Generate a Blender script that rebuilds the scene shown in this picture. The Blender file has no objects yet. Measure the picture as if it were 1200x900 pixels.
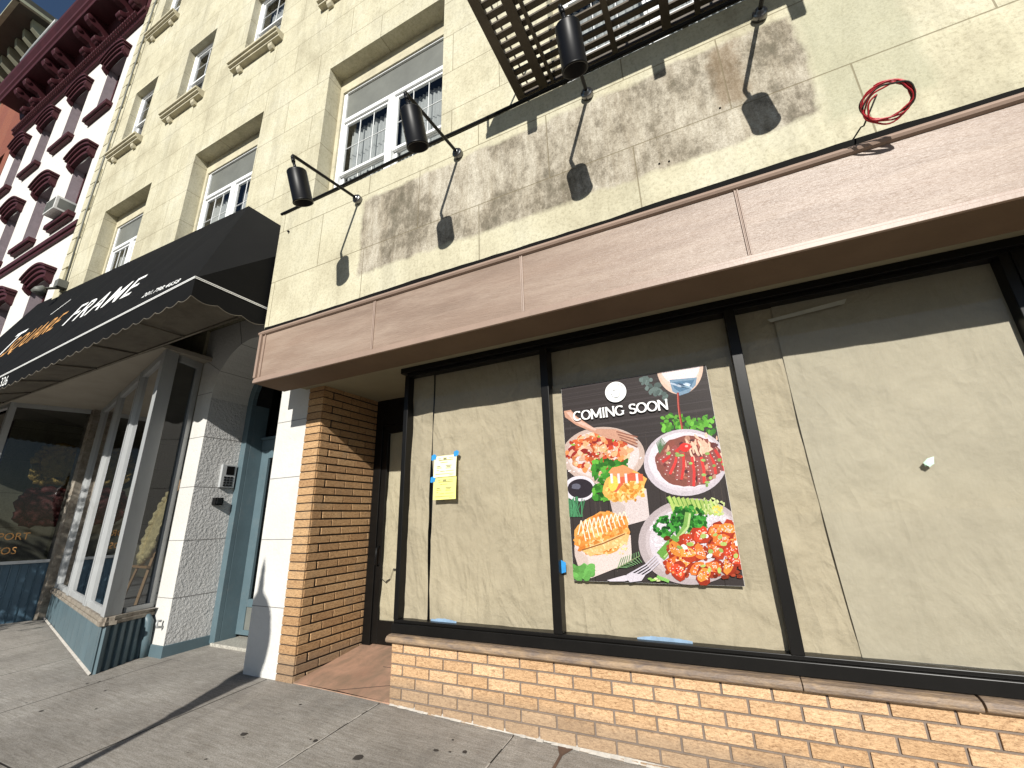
import bpy, math, random
from mathutils import Vector, Matrix
from math import sin, cos, pi, radians
random.seed(7)
SC = bpy.context.scene
COL = SC.collection
BASE = {}          # object name -> world base of its thing

# ------------------------------------------------------------------ materials
MATS = {}
def nodes(name):
    m = bpy.data.materials.new(name); m.use_nodes = True
    nt = m.node_tree; b = nt.nodes['Principled BSDF']
    return m, nt, b
def N(nt, t, **kw):
    n = nt.nodes.new(t)
    for k, v in kw.items():
        if k in n.inputs.keys(): n.inputs[k].default_value = v
        else: setattr(n, k, v)
    return n
def coords(nt, scale=(1, 1, 1), rot=(0, 0, 0)):
    tc = nt.nodes.new('ShaderNodeNewGeometry'); mp = nt.nodes.new('ShaderNodeMapping')
    mp.inputs['Scale'].default_value = scale; mp.inputs['Rotation'].default_value = rot
    nt.links.new(tc.outputs['Position'], mp.inputs['Vector'])
    return mp.outputs['Vector']
def ramp(nt, src, stops):
    r = nt.nodes.new('ShaderNodeValToRGB'); e = r.color_ramp.elements
    while len(e) < len(stops): e.new(0.5)
    for i, (p, c) in enumerate(stops):
        e[i].position = p; e[i].color = c if len(c) == 4 else (*c, 1)
    nt.links.new(src, r.inputs['Fac']); return r.outputs['Color']
def noise(nt, vec, scale, detail=5, rough=.6, dist=0):
    n = nt.nodes.new('ShaderNodeTexNoise')
    n.inputs['Scale'].default_value = scale; n.inputs['Detail'].default_value = detail
    n.inputs['Roughness'].default_value = rough; n.inputs['Distortion'].default_value = dist
    nt.links.new(vec, n.inputs['Vector']); return n.outputs['Fac']
def mix(nt, fac, a, b, mode='MIX'):
    m = nt.nodes.new('ShaderNodeMix'); m.data_type = 'RGBA'; m.blend_type = mode
    for v, s in ((fac, m.inputs[0]), (a, m.inputs[6]), (b, m.inputs[7])):
        if isinstance(v, (int, float)): s.default_value = v
        elif isinstance(v, tuple): s.default_value = v if len(v) == 4 else (*v, 1)
        else: nt.links.new(v, s)
    return m.outputs[2]
def math_(nt, op, a, b=0.0, c=None, clamp=False):
    m = nt.nodes.new('ShaderNodeMath'); m.operation = op; m.use_clamp = clamp
    for i, v in enumerate((a, b, c)):
        if v is None: continue
        if isinstance(v, (int, float)): m.inputs[i].default_value = v
        else: nt.links.new(v, m.inputs[i])
    return m.outputs[0]
def bump(nt, b, h, strength=.3, dist=.01):
    n = nt.nodes.new('ShaderNodeBump'); n.inputs['Strength'].default_value = strength
    n.inputs['Distance'].default_value = dist
    nt.links.new(h, n.inputs['Height']); nt.links.new(n.outputs['Normal'], b.inputs['Normal']); return n
def paint(name, col, rough=.5, var=.12, scale=3, bs=40, bst=.15, bd=.004, metal=0, spec=.5, stretch=(1, 1, 1), dirt=None, dirtamt=.0):
    m, nt, b = nodes(name)
    v = coords(nt, stretch)
    n1 = noise(nt, v, scale, 6, .65)
    lo = tuple(max(0, c * (1 - var)) for c in col); hi = tuple(min(1, c * (1 + var)) for c in col)
    c = ramp(nt, n1, [(.3, lo), (.7, hi)])
    if dirt:
        n3 = noise(nt, v, scale * 1.9 + 1.3, 8, .72, .4)
        f = ramp(nt, n3, [(.62 - dirtamt * .3, (0, 0, 0)), (.78 - dirtamt * .2, (1, 1, 1))])
        c = mix(nt, math_(nt, 'MULTIPLY', f, dirtamt), c, dirt)
    nt.links.new(c, b.inputs['Base Color'])
    b.inputs['Roughness'].default_value = rough; b.inputs['Metallic'].default_value = metal
    b.inputs['Specular IOR Level'].default_value = spec
    n2 = noise(nt, v, bs, 4, .6); bump(nt, b, n2, bst, bd)
    MATS[name] = m; return m
def sep(nt):
    g = nt.nodes.new('ShaderNodeNewGeometry'); s = nt.nodes.new('ShaderNodeSeparateXYZ')
    nt.links.new(g.outputs['Position'], s.inputs[0]); return s.outputs
def box_mask(nt, xyz, x0, x1, z0, z1, soft=.05, jit=.12, jscale=5):
    """1 inside a world x/z rectangle with a ragged edge (a stain on the wall)"""
    v = coords(nt); n = math_(nt, 'MULTIPLY', math_(nt, 'SUBTRACT', noise(nt, v, jscale, 8, .7), .5), jit * 2)
    def side(c, lim, sgn):
        d = math_(nt, 'MULTIPLY', math_(nt, 'SUBTRACT', c, lim), sgn)
        d = math_(nt, 'ADD', d, n)
        return math_(nt, 'DIVIDE', math_(nt, 'ADD', d, soft), 2 * soft, clamp=True)
    a = math_(nt, 'MULTIPLY', side(xyz[0], x0, 1), side(xyz[0], x1, -1))
    c = math_(nt, 'MULTIPLY', side(xyz[2], z0, 1), side(xyz[2], z1, -1))
    return math_(nt, 'MULTIPLY', a, c)
def stucco(name, sign_band=False):
    m, nt, b = nodes(name)
    xyz = sep(nt)
    cmb = nt.nodes.new('ShaderNodeCombineXYZ')
    nt.links.new(xyz[0], cmb.inputs[0]); nt.links.new(xyz[2], cmb.inputs[1])
    mp = nt.nodes.new('ShaderNodeMapping'); nt.links.new(cmb.outputs[0], mp.inputs[0])
    br = nt.nodes.new('ShaderNodeTexBrick'); nt.links.new(mp.outputs[0], br.inputs['Vector'])
    br.inputs['Scale'].default_value = 1; br.inputs['Mortar Size'].default_value = .0055
    br.inputs['Mortar Smooth'].default_value = .3; br.inputs['Bias'].default_value = 0
    if sign_band:
        br.inputs['Brick Width'].default_value = 1.42; br.inputs['Row Height'].default_value = .715
        mp.inputs['Location'].default_value = (.22, -4.255 + .715 * 8, 0)
    else:
        br.inputs['Brick Width'].default_value = 1.36; br.inputs['Row Height'].default_value = .69
        mp.inputs['Location'].default_value = (.3, -7.09 + .69 * 20, 0)
    br.inputs['Color1'].default_value = (0, 0, 0, 1); br.inputs['Color2'].default_value = (1, 1, 1, 1); br.inputs['Mortar'].default_value = (.5, .5, .5, 1)
    v = coords(nt); vs = coords(nt, (1, 1, .22))
    base = ramp(nt, noise(nt, v, 1.1, 8, .68), [(.32, (.41, .375, .265)), (.5, (.53, .495, .36)), (.66, (.60, .57, .44))])
    # faint block to block difference
    blk = ramp(nt, br.outputs['Color'], [(0, (.93, .93, .93)), (1, (1.0, 1.0, 1.0))])
    base = mix(nt, 1.0, base, blk, 'MULTIPLY')
    # rain streaks and soot
    st = ramp(nt, noise(nt, vs, 3.4, 9, .76, .1), [(.47, (0, 0, 0)), (.70, (1, 1, 1))])
    base = mix(nt, math_(nt, 'MULTIPLY', st, .55), base, (.27, .245, .175))
    gr_ = ramp(nt, noise(nt, v, .55, 6, .7), [(.45, (0, 0, 0)), (.7, (1, 1, 1))])
    base = mix(nt, math_(nt, 'MULTIPLY', gr_, .30), base, (.30, .285, .21))
    fine = ramp(nt, noise(nt, v, 34, 7, .85), [(.36, (.66, .64, .60)), (.5, (1, 1, 1)), (.66, (1.10, 1.10, 1.08))])
    base = mix(nt, .8, base, fine, 'MULTIPLY')
    if sign_band:
        mk = box_mask(nt, xyz, -3.12, .98, 3.94, 4.90, .022, .10, 3.2)
        blot = noise(nt, coords(nt, (1, 1, .6)), 2.2, 10, .82)
        bcol = ramp(nt, blot, [(.37, (.07, .058, .043)), (.445, (.17, .145, .115)), (.51, (.34, .305, .25)), (.60, (.49, .455, .38))])
        sp = ramp(nt, noise(nt, v, 60, 7, .9), [(.38, (.38, .34, .30)), (.5, (1, 1, 1)), (.62, (1.3, 1.28, 1.25))])
        bcol = mix(nt, .85, bcol, sp, 'MULTIPLY')
        run = ramp(nt, noise(nt, coords(nt, (1, 1, .12)), 6, 9, .8), [(.40, (.48, .42, .36)), (.56, (1, 1, 1))])
        bcol = mix(nt, .65, bcol, run, 'MULTIPLY')
        base = mix(nt, math_(nt, 'MULTIPLY', mk, .84), base, bcol)
        m2 = box_mask(nt, xyz, 1.0, 1.55, 3.86, 4.95, .04, .05, 4)
        base = mix(nt, math_(nt, 'MULTIPLY', m2, .55), base, mix(nt, .6, (.33, .33, .235), sp, 'MULTIPLY'))
        # pale leftover glue patches
        m3 = box_mask(nt, xyz, .42, .62, 4.3, 4.88, .03, .12, 6)
        base = mix(nt, math_(nt, 'MULTIPLY', m3, .45), base, (.16, .10, .05))
    base = mix(nt, math_(nt, 'MULTIPLY', br.outputs['Fac'], .72), base, (.17, .14, .085))
    nt.links.new(base, b.inputs['Base Color']); b.inputs['Roughness'].default_value = .92
    b.inputs['Specular IOR Level'].default_value = .2
    h = math_(nt, 'ADD', math_(nt, 'MULTIPLY', noise(nt, v, 55, 5, .7), .35), math_(nt, 'MULTIPLY', noise(nt, v, 7, 5, .6), .5))
    h = math_(nt, 'SUBTRACT', h, math_(nt, 'MULTIPLY', br.outputs['Fac'], 1.2))
    bump(nt, b, h, .55, .012)
    MATS[name] = m; return m
def brickmat(name, c1, c2, c3, dirty=.25):
    m, nt, b = nodes(name)
    g = nt.nodes.new('ShaderNodeNewGeometry')
    c = ramp(nt, g.outputs['Random Per Island'], [(0, c1), (.5, c2), (1, c3)])
    v = coords(nt, (9, 9, 30)); vv = coords(nt)
    gr = noise(nt, v, 3.4, 10, .85, .7)
    c = mix(nt, 1, c, ramp(nt, gr, [(.36, (.26, .19, .13)), (.43, (.66, .60, .53)), (.51, (1.0, .98, .94)), (.60, (1.25, 1.25, 1.22))]), 'MULTIPLY')
    sp = noise(nt, vv, 90, 4, .8)
    c = mix(nt, .7, c, ramp(nt, sp, [(.33, (.5, .4, .3)), (.45, (1, 1, 1))]), 'MULTIPLY')
    d = ramp(nt, noise(nt, vv, 3.1, 7, .7), [(.55, (0, 0, 0)), (.75, (1, 1, 1))])
    c = mix(nt, math_(nt, 'MULTIPLY', d, dirty), c, (.20, .16, .11))
    sx_ = sep(nt); lowz = math_(nt, 'ADD', sx_[2], math_(nt, 'MULTIPLY', sx_[0], .028))
    spl = math_(nt, 'SUBTRACT', math_(nt, 'ADD', .02, math_(nt, 'MULTIPLY', noise(nt, vv, 5, 8, .8), .22)), lowz)
    spl = math_(nt, 'MULTIPLY', spl, 9.0, clamp=True)
    c = mix(nt, math_(nt, 'MULTIPLY', spl, .5), c, (.16, .13, .10))
    nt.links.new(c, b.inputs['Base Color']); b.inputs['Roughness'].default_value = .88
    bump(nt, b, math_(nt, 'ADD', gr, math_(nt, 'MULTIPLY', sp, .5)), .8, .006)
    MATS[name] = m; return m
def concrete(name):
    m, nt, b = nodes(name)
    v = coords(nt); vd = coords(nt, (1.0, .28, 1), (0, 0, radians(14)))
    c = ramp(nt, noise(nt, v, .8, 9, .7), [(.34, (.205, .19, .168)), (.5, (.275, .256, .228)), (.66, (.345, .325, .292))])
    broom = noise(nt, coords(nt, (1.3, 14, 1), (0, 0, radians(8))), 4, 6, .7)
    c = mix(nt, .7, c, ramp(nt, broom, [(.36, (.66, .63, .58)), (.62, (1.1, 1.1, 1.1))]), 'MULTIPLY')
    ag = noise(nt, v, 120, 3, .8)
    c = mix(nt, .8, c, ramp(nt, ag, [(.36, (.48, .45, .42)), (.5, (1, 1, 1)), (.64, (1.25, 1.25, 1.25))]), 'MULTIPLY')
    st = ramp(nt, noise(nt, vd, 2.6, 8, .72, .8), [(.52, (0, 0, 0)), (.72, (1, 1, 1))])
    c = mix(nt, math_(nt, 'MULTIPLY', st, .45), c, (.12, .108, .095))
    st2 = ramp(nt, noise(nt, v, 7.5, 6, .7, .2), [(.60, (0, 0, 0)), (.72, (1, 1, 1))])
    c = mix(nt, math_(nt, 'MULTIPLY', st2, .28), c, (.15, .10, .07))
    nt.links.new(c, b.inputs['Base Color']); b.inputs['Roughness'].default_value = .9
    h = math_(nt, 'ADD', math_(nt, 'MULTIPLY', broom, .8), math_(nt, 'MULTIPLY', ag, .7))
    bump(nt, b, h, .5, .004)
    MATS[name] = m; return m
def kraft(name, col=(.345, .295, .20), cr=1.0):
    m, nt, b = nodes(name)
    v = coords(nt)
    c = ramp(nt, noise(nt, v, 1.3, 7, .65), [(.3, tuple(x * .90 for x in col)), (.7, tuple(x * 1.07 for x in col))])
    fib = noise(nt, coords(nt, (70, 70, 10)), 2, 5, .8)
    c = mix(nt, .35, c, ramp(nt, fib, [(.3, (.82, .8, .76)), (.7, (1.08, 1.08, 1.08))]), 'MULTIPLY')
    mott = noise(nt, v, 9, 7, .75)
    c = mix(nt, .45, c, ramp(nt, mott, [(.34, (.86, .85, .82)), (.6, (1.03, 1.03, 1.03))]), 'MULTIPLY')
    nt.links.new(c, b.inputs['Base Color']); b.inputs['Roughness'].default_value = .8
    w = noise(nt, coords(nt, (1, 1, .6)), 3.0, 3, .5, 1.2)
    r1 = math_(nt, 'ABSOLUTE', math_(nt, 'SUBTRACT', noise(nt, coords(nt, (1, 1, .45), (0, .35, 0)), 1.9, 3, .5, .8), .5))
    r2 = math_(nt, 'ABSOLUTE', math_(nt, 'SUBTRACT', noise(nt, coords(nt, (1, 1, .8), (0, -.6, 0)), 4.2, 3, .5, .5), .5))
    w = math_(nt, 'ADD', w, math_(nt, 'ADD', math_(nt, 'MULTIPLY', r1, -2.4), math_(nt, 'MULTIPLY', r2, -.9)))
    bump(nt, b, math_(nt, 'ADD', math_(nt, 'MULTIPLY', w, .9), math_(nt, 'MULTIPLY', mott, .25)), .9 * cr, .045)
    MATS[name] = m; return m
def glass(name, tint=(1, 1, 1), refl=1.0):
    m = bpy.data.materials.new(name); m.use_nodes = True; nt = m.node_tree
    for n in list(nt.nodes): nt.nodes.remove(n)
    o = nt.nodes.new('ShaderNodeOutputMaterial'); t = nt.nodes.new('ShaderNodeBsdfTransparent'); g = nt.nodes.new('ShaderNodeBsdfGlossy')
    t.inputs['Color'].default_value = (*tint, 1); g.inputs['Roughness'].default_value = .02
    f = nt.nodes.new('ShaderNodeFresnel'); f.inputs['IOR'].default_value = 1.5
    mx = nt.nodes.new('ShaderNodeMixShader')
    fac = math_(nt, 'MULTIPLY', f.outputs[0], refl, clamp=True)
    nt.links.new(fac, mx.inputs[0]); nt.links.new(t.outputs[0], mx.inputs[1]); nt.links.new(g.outputs[0], mx.inputs[2])
    nt.links.new(mx.outputs[0], o.inputs[0])
    MATS[name] = m; return m
def attr_mat(name, rough=.4):
    m, nt, b = nodes(name)
    a = nt.nodes.new('ShaderNodeVertexColor'); a.layer_name = 'Col'
    v = coords(nt)
    c = mix(nt, .6, a.outputs['Color'], ramp(nt, noise(nt, v, 110, 6, .85), [(.36, (.60, .56, .55)), (.5, (1, 1, 1)), (.64, (1.3, 1.3, 1.3))]), 'MULTIPLY')
    nt.links.new(c, b.inputs['Base Color']); b.inputs['Roughness'].default_value = rough; b.inputs['Specular IOR Level'].default_value = .12
    MATS[name] = m; return m

stucco('stucco'); stucco('stucco_band', True)
paint('stone_trim', (.46, .42, .30), .9, .18, 4, 45, .4, .006, dirt=(.22, .2, .15), dirtamt=.35)
brickmat('tan_brick', (.47, .30, .165), (.54, .355, .205), (.61, .415, .25))
brickmat('orange_brick', (.36, .215, .105), (.42, .26, .13), (.47, .30, .155), .45)
brickmat('red_brick', (.19, .055, .035), (.22, .07, .04), (.18, .05, .03))
paint('mortar_grey', (.17, .135, .11), .95, .2, 8, 80, .6, .004)
paint('mortar_dark', (.04, .032, .026), .95, .2, 8, 80, .6, .004)
paint('sill_stone', (.29, .20, .12), .6, .4, 9, 60, .8, .01, stretch=(.35, 1, 1), dirt=(.13, .10, .085), dirtamt=.85)
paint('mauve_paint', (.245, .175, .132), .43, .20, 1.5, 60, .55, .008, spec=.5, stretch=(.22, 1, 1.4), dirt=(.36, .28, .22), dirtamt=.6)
paint('mauve_trim', (.28, .20, .155), .45, .10, 3, 40, .3, .004, spec=.5)
paint('underside_shade_brown', (.13, .09, .06), .8, .12, 2, 40, .3, .004, spec=.12)  # darker than the fascia paint: the underside's shade is in this colour
paint('soffit_cream', (.24, .215, .14), .9, .10, 1.5, 30, .15, .004)
paint('flashing_black', (.006, .0055, .005), .8, .2, 4, 30, .4, .01, spec=.08)
paint('black_frame', (.0055, .005, .0045), .35, .3, 3, 50, .06, .002, spec=.22)
paint('black_metal', (.0045, .0045, .005), .42, .3, 3, 50, .06, .002, spec=.22)
paint('steel', (.20, .20, .20), .3, .25, 6, 50, .2, .003, metal=1)
paint('iron_brown', (.075, .058, .038), .6, .25, 3, 40, .3, .004, dirt=(.12, .10, .08), dirtamt=.3)
paint('white_stone', (.54, .53, .50), .9, .06, 1.4, 26, .6, .012, dirt=(.42, .40, .36), dirtamt=.3)
paint('white_stone_rough', (.47, .465, .45), .95, .10, 1.6, 30, 1.0, .02, dirt=(.36, .35, .33), dirtamt=.3)
paint('joint_line', (.22, .21, .2), .9, .2, 8)
paint('blue_paint', (.08, .122, .14), .5, .12, 2.4, 30, .25, .004, dirt=(.16, .17, .17), dirtamt=.3)
paint('blue_dark', (.035, .075, .11), .5, .15, 2.4, 30, .2, .004)
paint('aluminium', (.36, .37, .37), .45, .12, 2, 60, .12, .002, metal=.1, dirt=(.16, .14, .12), dirtamt=.35, stretch=(1, 1, .3))
paint('old_sill', (.27, .24, .195), .75, .3, 5, 40, .5, .006, dirt=(.10, .07, .045), dirtamt=.7)
paint('white_vinyl', (.78, .79, .79), .4, .05, 3, 40, .05, .002)
paint('panel_grey', (.13, .135, .12), .6, .18, 2, 40, .15, .003)
paint('curtain', (.50, .52, .53), .9, .1, 3, 60, .3, .004)
paint('room_dark', (.035, .035, .036), .9, .3, 1.5)
paint('shop_interior', (.05, .048, .045), .9, .3, 1.2)
paint('shop_ceiling', (.30, .27, .22), .9, .12, 1.6)
paint('plank_floor', (.26, .25, .24), .7, .25, 5, 40, .3, .004, stretch=(4, .5, 1))
paint('awning_black', (.0065, .0065, .0065), .8, .15, 2, 90, .2, .002, spec=.10)
paint('awning_under', (.115, .10, .075), .85, .25, 1.6, 60, .3, .004, dirt=(.05, .04, .03), dirtamt=.5)
paint('white_print', (.78, .78, .76), .6, .03, 3)
paint('gold_print', (.50, .25, .075), .6, .05, 3)
paint('rust_stain', (.10, .06, .04), .9, .3, 12)
paint('red_wire', (.42, .02, .03), .4, .2, 10)
paint('blue_tape', (.02, .24, .55), .6, .12, 20)
paint('yellow_sheet', (.80, .76, .22), .6, .05, 9)
paint('pale_yellow_sheet', (.84, .81, .50), .6, .05, 9)
paint('badge_ink', (.10, .11, .11), .6, .1, 9)
paint('ink', (.22, .21, .10), .6, .1, 9)
paint('gold_leaf', (.55, .36, .10), .38, .35, 14, 50, .9, .02, metal=.5)
paint('gold_leaf_pale', (.74, .60, .30), .45, .35, 16, 50, .9, .02, metal=.2)
paint('red_carved', (.20, .035, .03), .45, .4, 12, 40, .9, .02)
paint('wood_pale', (.42, .24, .11), .55, .2, 4, 60, .2, .003, stretch=(1, 1, .2))
paint('pink_tile', (.38, .225, .155), .5, .22, 2.2, 40, .35, .004, stretch=(1, .6, 1), dirt=(.20, .145, .10), dirtamt=.75)
paint('terrazzo', (.36, .345, .30), .6, .45, 46, 90, .3, .003, dirt=(.15, .13, .11), dirtamt=.5)
paint('white_brick_paint', (.60, .575, .54), .85, .05, 1.2, 22, .5, .012, dirt=(.48, .44, .40), dirtamt=.3)
paint('maroon_paint', (.052, .011, .015), .55, .2, 2.5, 30, .2, .004, spec=.3)
paint('shaded_white_jamb', (.34, .28, .30), .8, .15, 5, 30, .4, .01)  # white-painted reveals toned grey-pink, their shade put into the colour
paint('green_cornice', (.055, .055, .04), .7, .2, 2)
paint('green_trim', (.30, .31, .22), .7, .2, 2)
paint('caulk_white', (.42, .39, .345), .8, .2, 14, 60, .6, .006)
paint('leaf', (.05, .09, .025), .6, .35, 3)
paint('gum', (.035, .03, .026), .8, .2, 20)
paint('asphalt', (.05, .05, .052), .9, .25, 3, 120, .6, .01)
paint('kerb_stone', (.28, .27, .26), .85, .15, 3, 60, .4, .006)
paint('lamp_glass', (.65, .65, .6), .3, .05, 3)
paint('tape_clear', (.46, .44, .38), .35, .1, 8)
paint('ac_white', (.55, .55, .53), .6, .1, 8)
paint('dark_seam', (.03, .026, .02), .9, .1, 8)
concrete('concrete'); kraft('kraft', (.345, .295, .212), 1.15); kraft('kraft_smooth', (.32, .285, .218), .6); kraft('kraft_warm', (.36, .315, .225), 1.3)
paint('blue_tape_faded', (.22, .32, .45), .5, .2, 20)
glass('clear_glass', (.97, .98, .97), .55); glass('window_glass', (.72, .73, .72), 1.0); glass('dark_glass', (.42, .44, .45), 1.0)
attr_mat('print')
def M(n): return MATS[n]

# ------------------------------------------------------------------ mesh helper
class MB:
    def __init__(s): s.v = []; s.f = []; s.m = []; s.c = []; s.usec = False; s.smooth = []
    def face(s, pts, mi=0, col=None, sm=False):
        i = len(s.v); s.v += [tuple(p) for p in pts]; s.f.append(tuple(range(i, i + len(pts)))); s.m.append(mi); s.c.append(col); s.smooth.append(sm)
        if col: s.usec = True
    def box(s, x0, x1, y0, y1, z0, z1, mi=0):
        if x0 > x1: x0, x1 = x1, x0
        if y0 > y1: y0, y1 = y1, y0
        if z0 > z1: z0, z1 = z1, z0
        i = len(s.v)
        s.v += [(x0, y0, z0), (x1, y0, z0), (x1, y1, z0), (x0, y1, z0), (x0, y0, z1), (x1, y0, z1), (x1, y1, z1), (x0, y1, z1)]
        for q in ((0, 3, 2, 1), (4, 5, 6, 7), (0, 1, 5, 4), (1, 2, 6, 5), (2, 3, 7, 6), (3, 0, 4, 7)):
            s.f.append(tuple(i + k for k in q)); s.m.append(mi); s.c.append(None); s.smooth.append(False)
        return s
    def bar(s, a, b, w, h, mi=0, up=(0, 0, 1)):
        """rectangular bar between two points"""
        a = Vector(a); b = Vector(b); d = (b - a).normalized(); u = Vector(up)
        if abs(d.dot(u)) > .98: u = Vector((0, 1, 0))
        r = d.cross(u).normalized(); u = r.cross(d).normalized()
        i = len(s.v)
        for p in (a, b):
            for sr, su in ((-1, -1), (1, -1), (1, 1), (-1, 1)): s.v.append(tuple(p + r * sr * w / 2 + u * su * h / 2))
        for q in ((0, 1, 2, 3), (7, 6, 5, 4), (0, 4, 5, 1), (1, 5, 6, 2), (2, 6, 7, 3), (3, 7, 4, 0)):
            s.f.append(tuple(i + k for k in q)); s.m.append(mi); s.c.append(None); s.smooth.append(False)
        return s
    def prism(s, poly, axis, a, b, mi=0):
        """poly in the two other axes (order x,y,z without axis) swept along axis a..b"""
        def P(p, t): return {'x': (t, p[0], p[1]), 'y': (p[0], t, p[1]), 'z': (p[0], p[1], t)}[axis]
        n = len(poly); i = len(s.v)
        s.v += [P(p, a) for p in poly] + [P(p, b) for p in poly]
        s.f.append(tuple(i + k for k in range(n))); s.f.append(tuple(i + n + k for k in reversed(range(n))))
        for k in range(n):
            k2 = (k + 1) % n; s.f.append((i + k, i + n + k, i + n + k2, i + k2))
        for _ in range(n + 2): s.m.append(mi); s.c.append(None); s.smooth.append(False)
        return s
    def tube(s, pts, r, n=10, mi=0, cap=True):
        pts = [Vector(p) for p in pts]; rs = r if isinstance(r, (list, tuple)) else [r] * len(pts)
        i0 = len(s.v); pu = None
        for k, p in enumerate(pts):
            d = (pts[min(k + 1, len(pts) - 1)] - pts[max(k - 1, 0)]).normalized()
            if pu is None: u = d.orthogonal().normalized()
            else:
                u = pu - d * pu.dot(d); u = u.normalized() if u.length > 1e-5 else d.orthogonal().normalized()
            pu = u; w = d.cross(u)
            for j in range(n):
                a = 2 * pi * j / n; s.v.append(tuple(p + (u * cos(a) + w * sin(a)) * rs[k]))
        for k in range(len(pts) - 1):
            for j in range(n):
                a = i0 + k * n + j; b = i0 + k * n + (j + 1) % n
                s.f.append((a, b, b + n, a + n)); s.m.append(mi); s.c.append(None); s.smooth.append(True)
        if cap:
            s.f.append(tuple(i0 + j for j in reversed(range(n)))); s.f.append(tuple(i0 + (len(pts) - 1) * n + j for j in range(n)))
            for _ in (0, 1): s.m.append(mi); s.c.append(None); s.smooth.append(False)
        return s
    def lathe(s, prof, c=(0, 0, 0), ax=(0, 0, 1), n=24, mi=0):
        """prof: list of (r, h) along axis ax from c"""
        a = Vector(ax).normalized(); u = a.orthogonal().normalized(); w = a.cross(u); c = Vector(c); i0 = len(s.v)
        for r, h in prof:
            for j in range(n):
                t = 2 * pi * j / n; s.v.append(tuple(c + a * h + (u * cos(t) + w * sin(t)) * r))
        for k in range(len(prof) - 1):
            for j in range(n):
                p = i0 + k * n + j; q = i0 + k * n + (j + 1) % n
                s.f.append((p, q, q + n, p + n)); s.m.append(mi); s.c.append(None); s.smooth.append(True)
        return s
    def build(s, name, mats, parent=None, bevel=0, base=None):
        if not isinstance(mats, (list, tuple)): mats = [mats]
        b = Vector(BASE.get(parent.name, (0, 0, 0))) if parent else Vector(base or (0, 0, 0))
        me = bpy.data.meshes.new(name)
        me.from_pydata([tuple(Vector(v) - b) for v in s.v], [], s.f)
        for m in mats: me.materials.append(M(m) if isinstance(m, str) else m)
        me.polygons.foreach_set('material_index', s.m); me.polygons.foreach_set('use_smooth', s.smooth)
        if s.usec:
            ca = me.color_attributes.new('Col', 'FLOAT_COLOR', 'CORNER')
            for p, c in zip(me.polygons, s.c):
                for li in p.loop_indices: ca.data[li].color = (*(c or (.5, .5, .5)), 1)
        me.update()
        o = bpy.data.objects.new(name, me); COL.objects.link(o)
        if parent: o.parent = parent; BASE[o.name] = tuple(b)
        else: o.location = b; BASE[o.name] = tuple(b)
        if bevel:
            md = o.modifiers.new('bevel', 'BEVEL'); md.width = bevel; md.segments = 2; md.limit_method = 'ANGLE'
        return o
def tag(o, label=None, cat=None, group=None, kind=None):
    if label: o['label'] = label
    if cat: o['category'] = cat
    if group: o['group'] = group
    if kind: o['kind'] = kind
    return o
def thing(name, loc, label, cat, group=None):
    o = bpy.data.objects.new(name, None); COL.objects.link(o); o.location = loc; o.empty_display_size = .1
    BASE[o.name] = tuple(loc); return tag(o, label, cat, group)
def wall(mb, x0, x1, z0, z1, y, holes, depth, mi=0, rmi=None):
    xs = sorted({x0, x1, *[h[0] for h in holes], *[h[1] for h in holes]}); zs = sorted({z0, z1, *[h[2] for h in holes], *[h[3] for h in holes]})
    for a, b in zip(xs, xs[1:]):
        for c, d in zip(zs, zs[1:]):
            mx, mz = (a + b) / 2, (c + d) / 2
            if mx < x0 or mx > x1 or mz < z0 or mz > z1: continue
            if any(h[0] < mx < h[1] and h[2] < mz < h[3] for h in holes): continue
            mb.face([(a, y, c), (b, y, c), (b, y, d), (a, y, d)], mi)
    r = mi if rmi is None else rmi
    for a, b, c, d in holes:
        e = y + depth
        mb.face([(a, y, c), (a, y, d), (a, e, d), (a, e, c)], r); mb.face([(b, y, c), (b, e, c), (b, e, d), (b, y, d)], r)
        mb.face([(a, y, d), (b, y, d), (b, e, d), (a, e, d)], r); mb.face([(a, y, c), (a, e, c), (b, e, c), (b, y, c)], r)
def gx(x): return -.03 if x < -3.5 else -.03 - .0285 * (x + 3.5)
def gz(x, y): return gx(x) - .05 * (3.4 - y)
def text(body, size, mat, parent, xf, name='lettering', shear=0, extrude=.002, offset=0, align='LEFT', space=1.0, sx=1.0):
    """flat lettering as a mesh; xf maps (u, v, depth) to the world"""
    cu = bpy.data.curves.new('lettering', 'FONT'); cu.body = body; cu.size = size; cu.shear = shear; cu.offset = offset
    cu.align_x = align; cu.space_character = space; cu.extrude = extrude; cu.resolution_u = 3
    ob = bpy.data.objects.new('tmp', cu); COL.objects.link(ob)
    dg = bpy.context.evaluated_depsgraph_get(); me = bpy.data.meshes.new_from_object(ob.evaluated_get(dg))
    bpy.data.objects.remove(ob)
    b = Vector(BASE.get(parent.name, (0, 0, 0))) if parent else Vector()
    for v in me.vertices: v.co = Vector(xf(v.co.x * sx, v.co.y, v.co.z)) - b
    me.materials.clear(); me.materials.append(M(mat))
    for p in me.polygons: p.material_index = 0
    me.name = name
    o = bpy.data.objects.new(name, me); COL.objects.link(o)
    if parent: o.parent = parent; BASE[o.name] = tuple(b)
    return o

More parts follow.
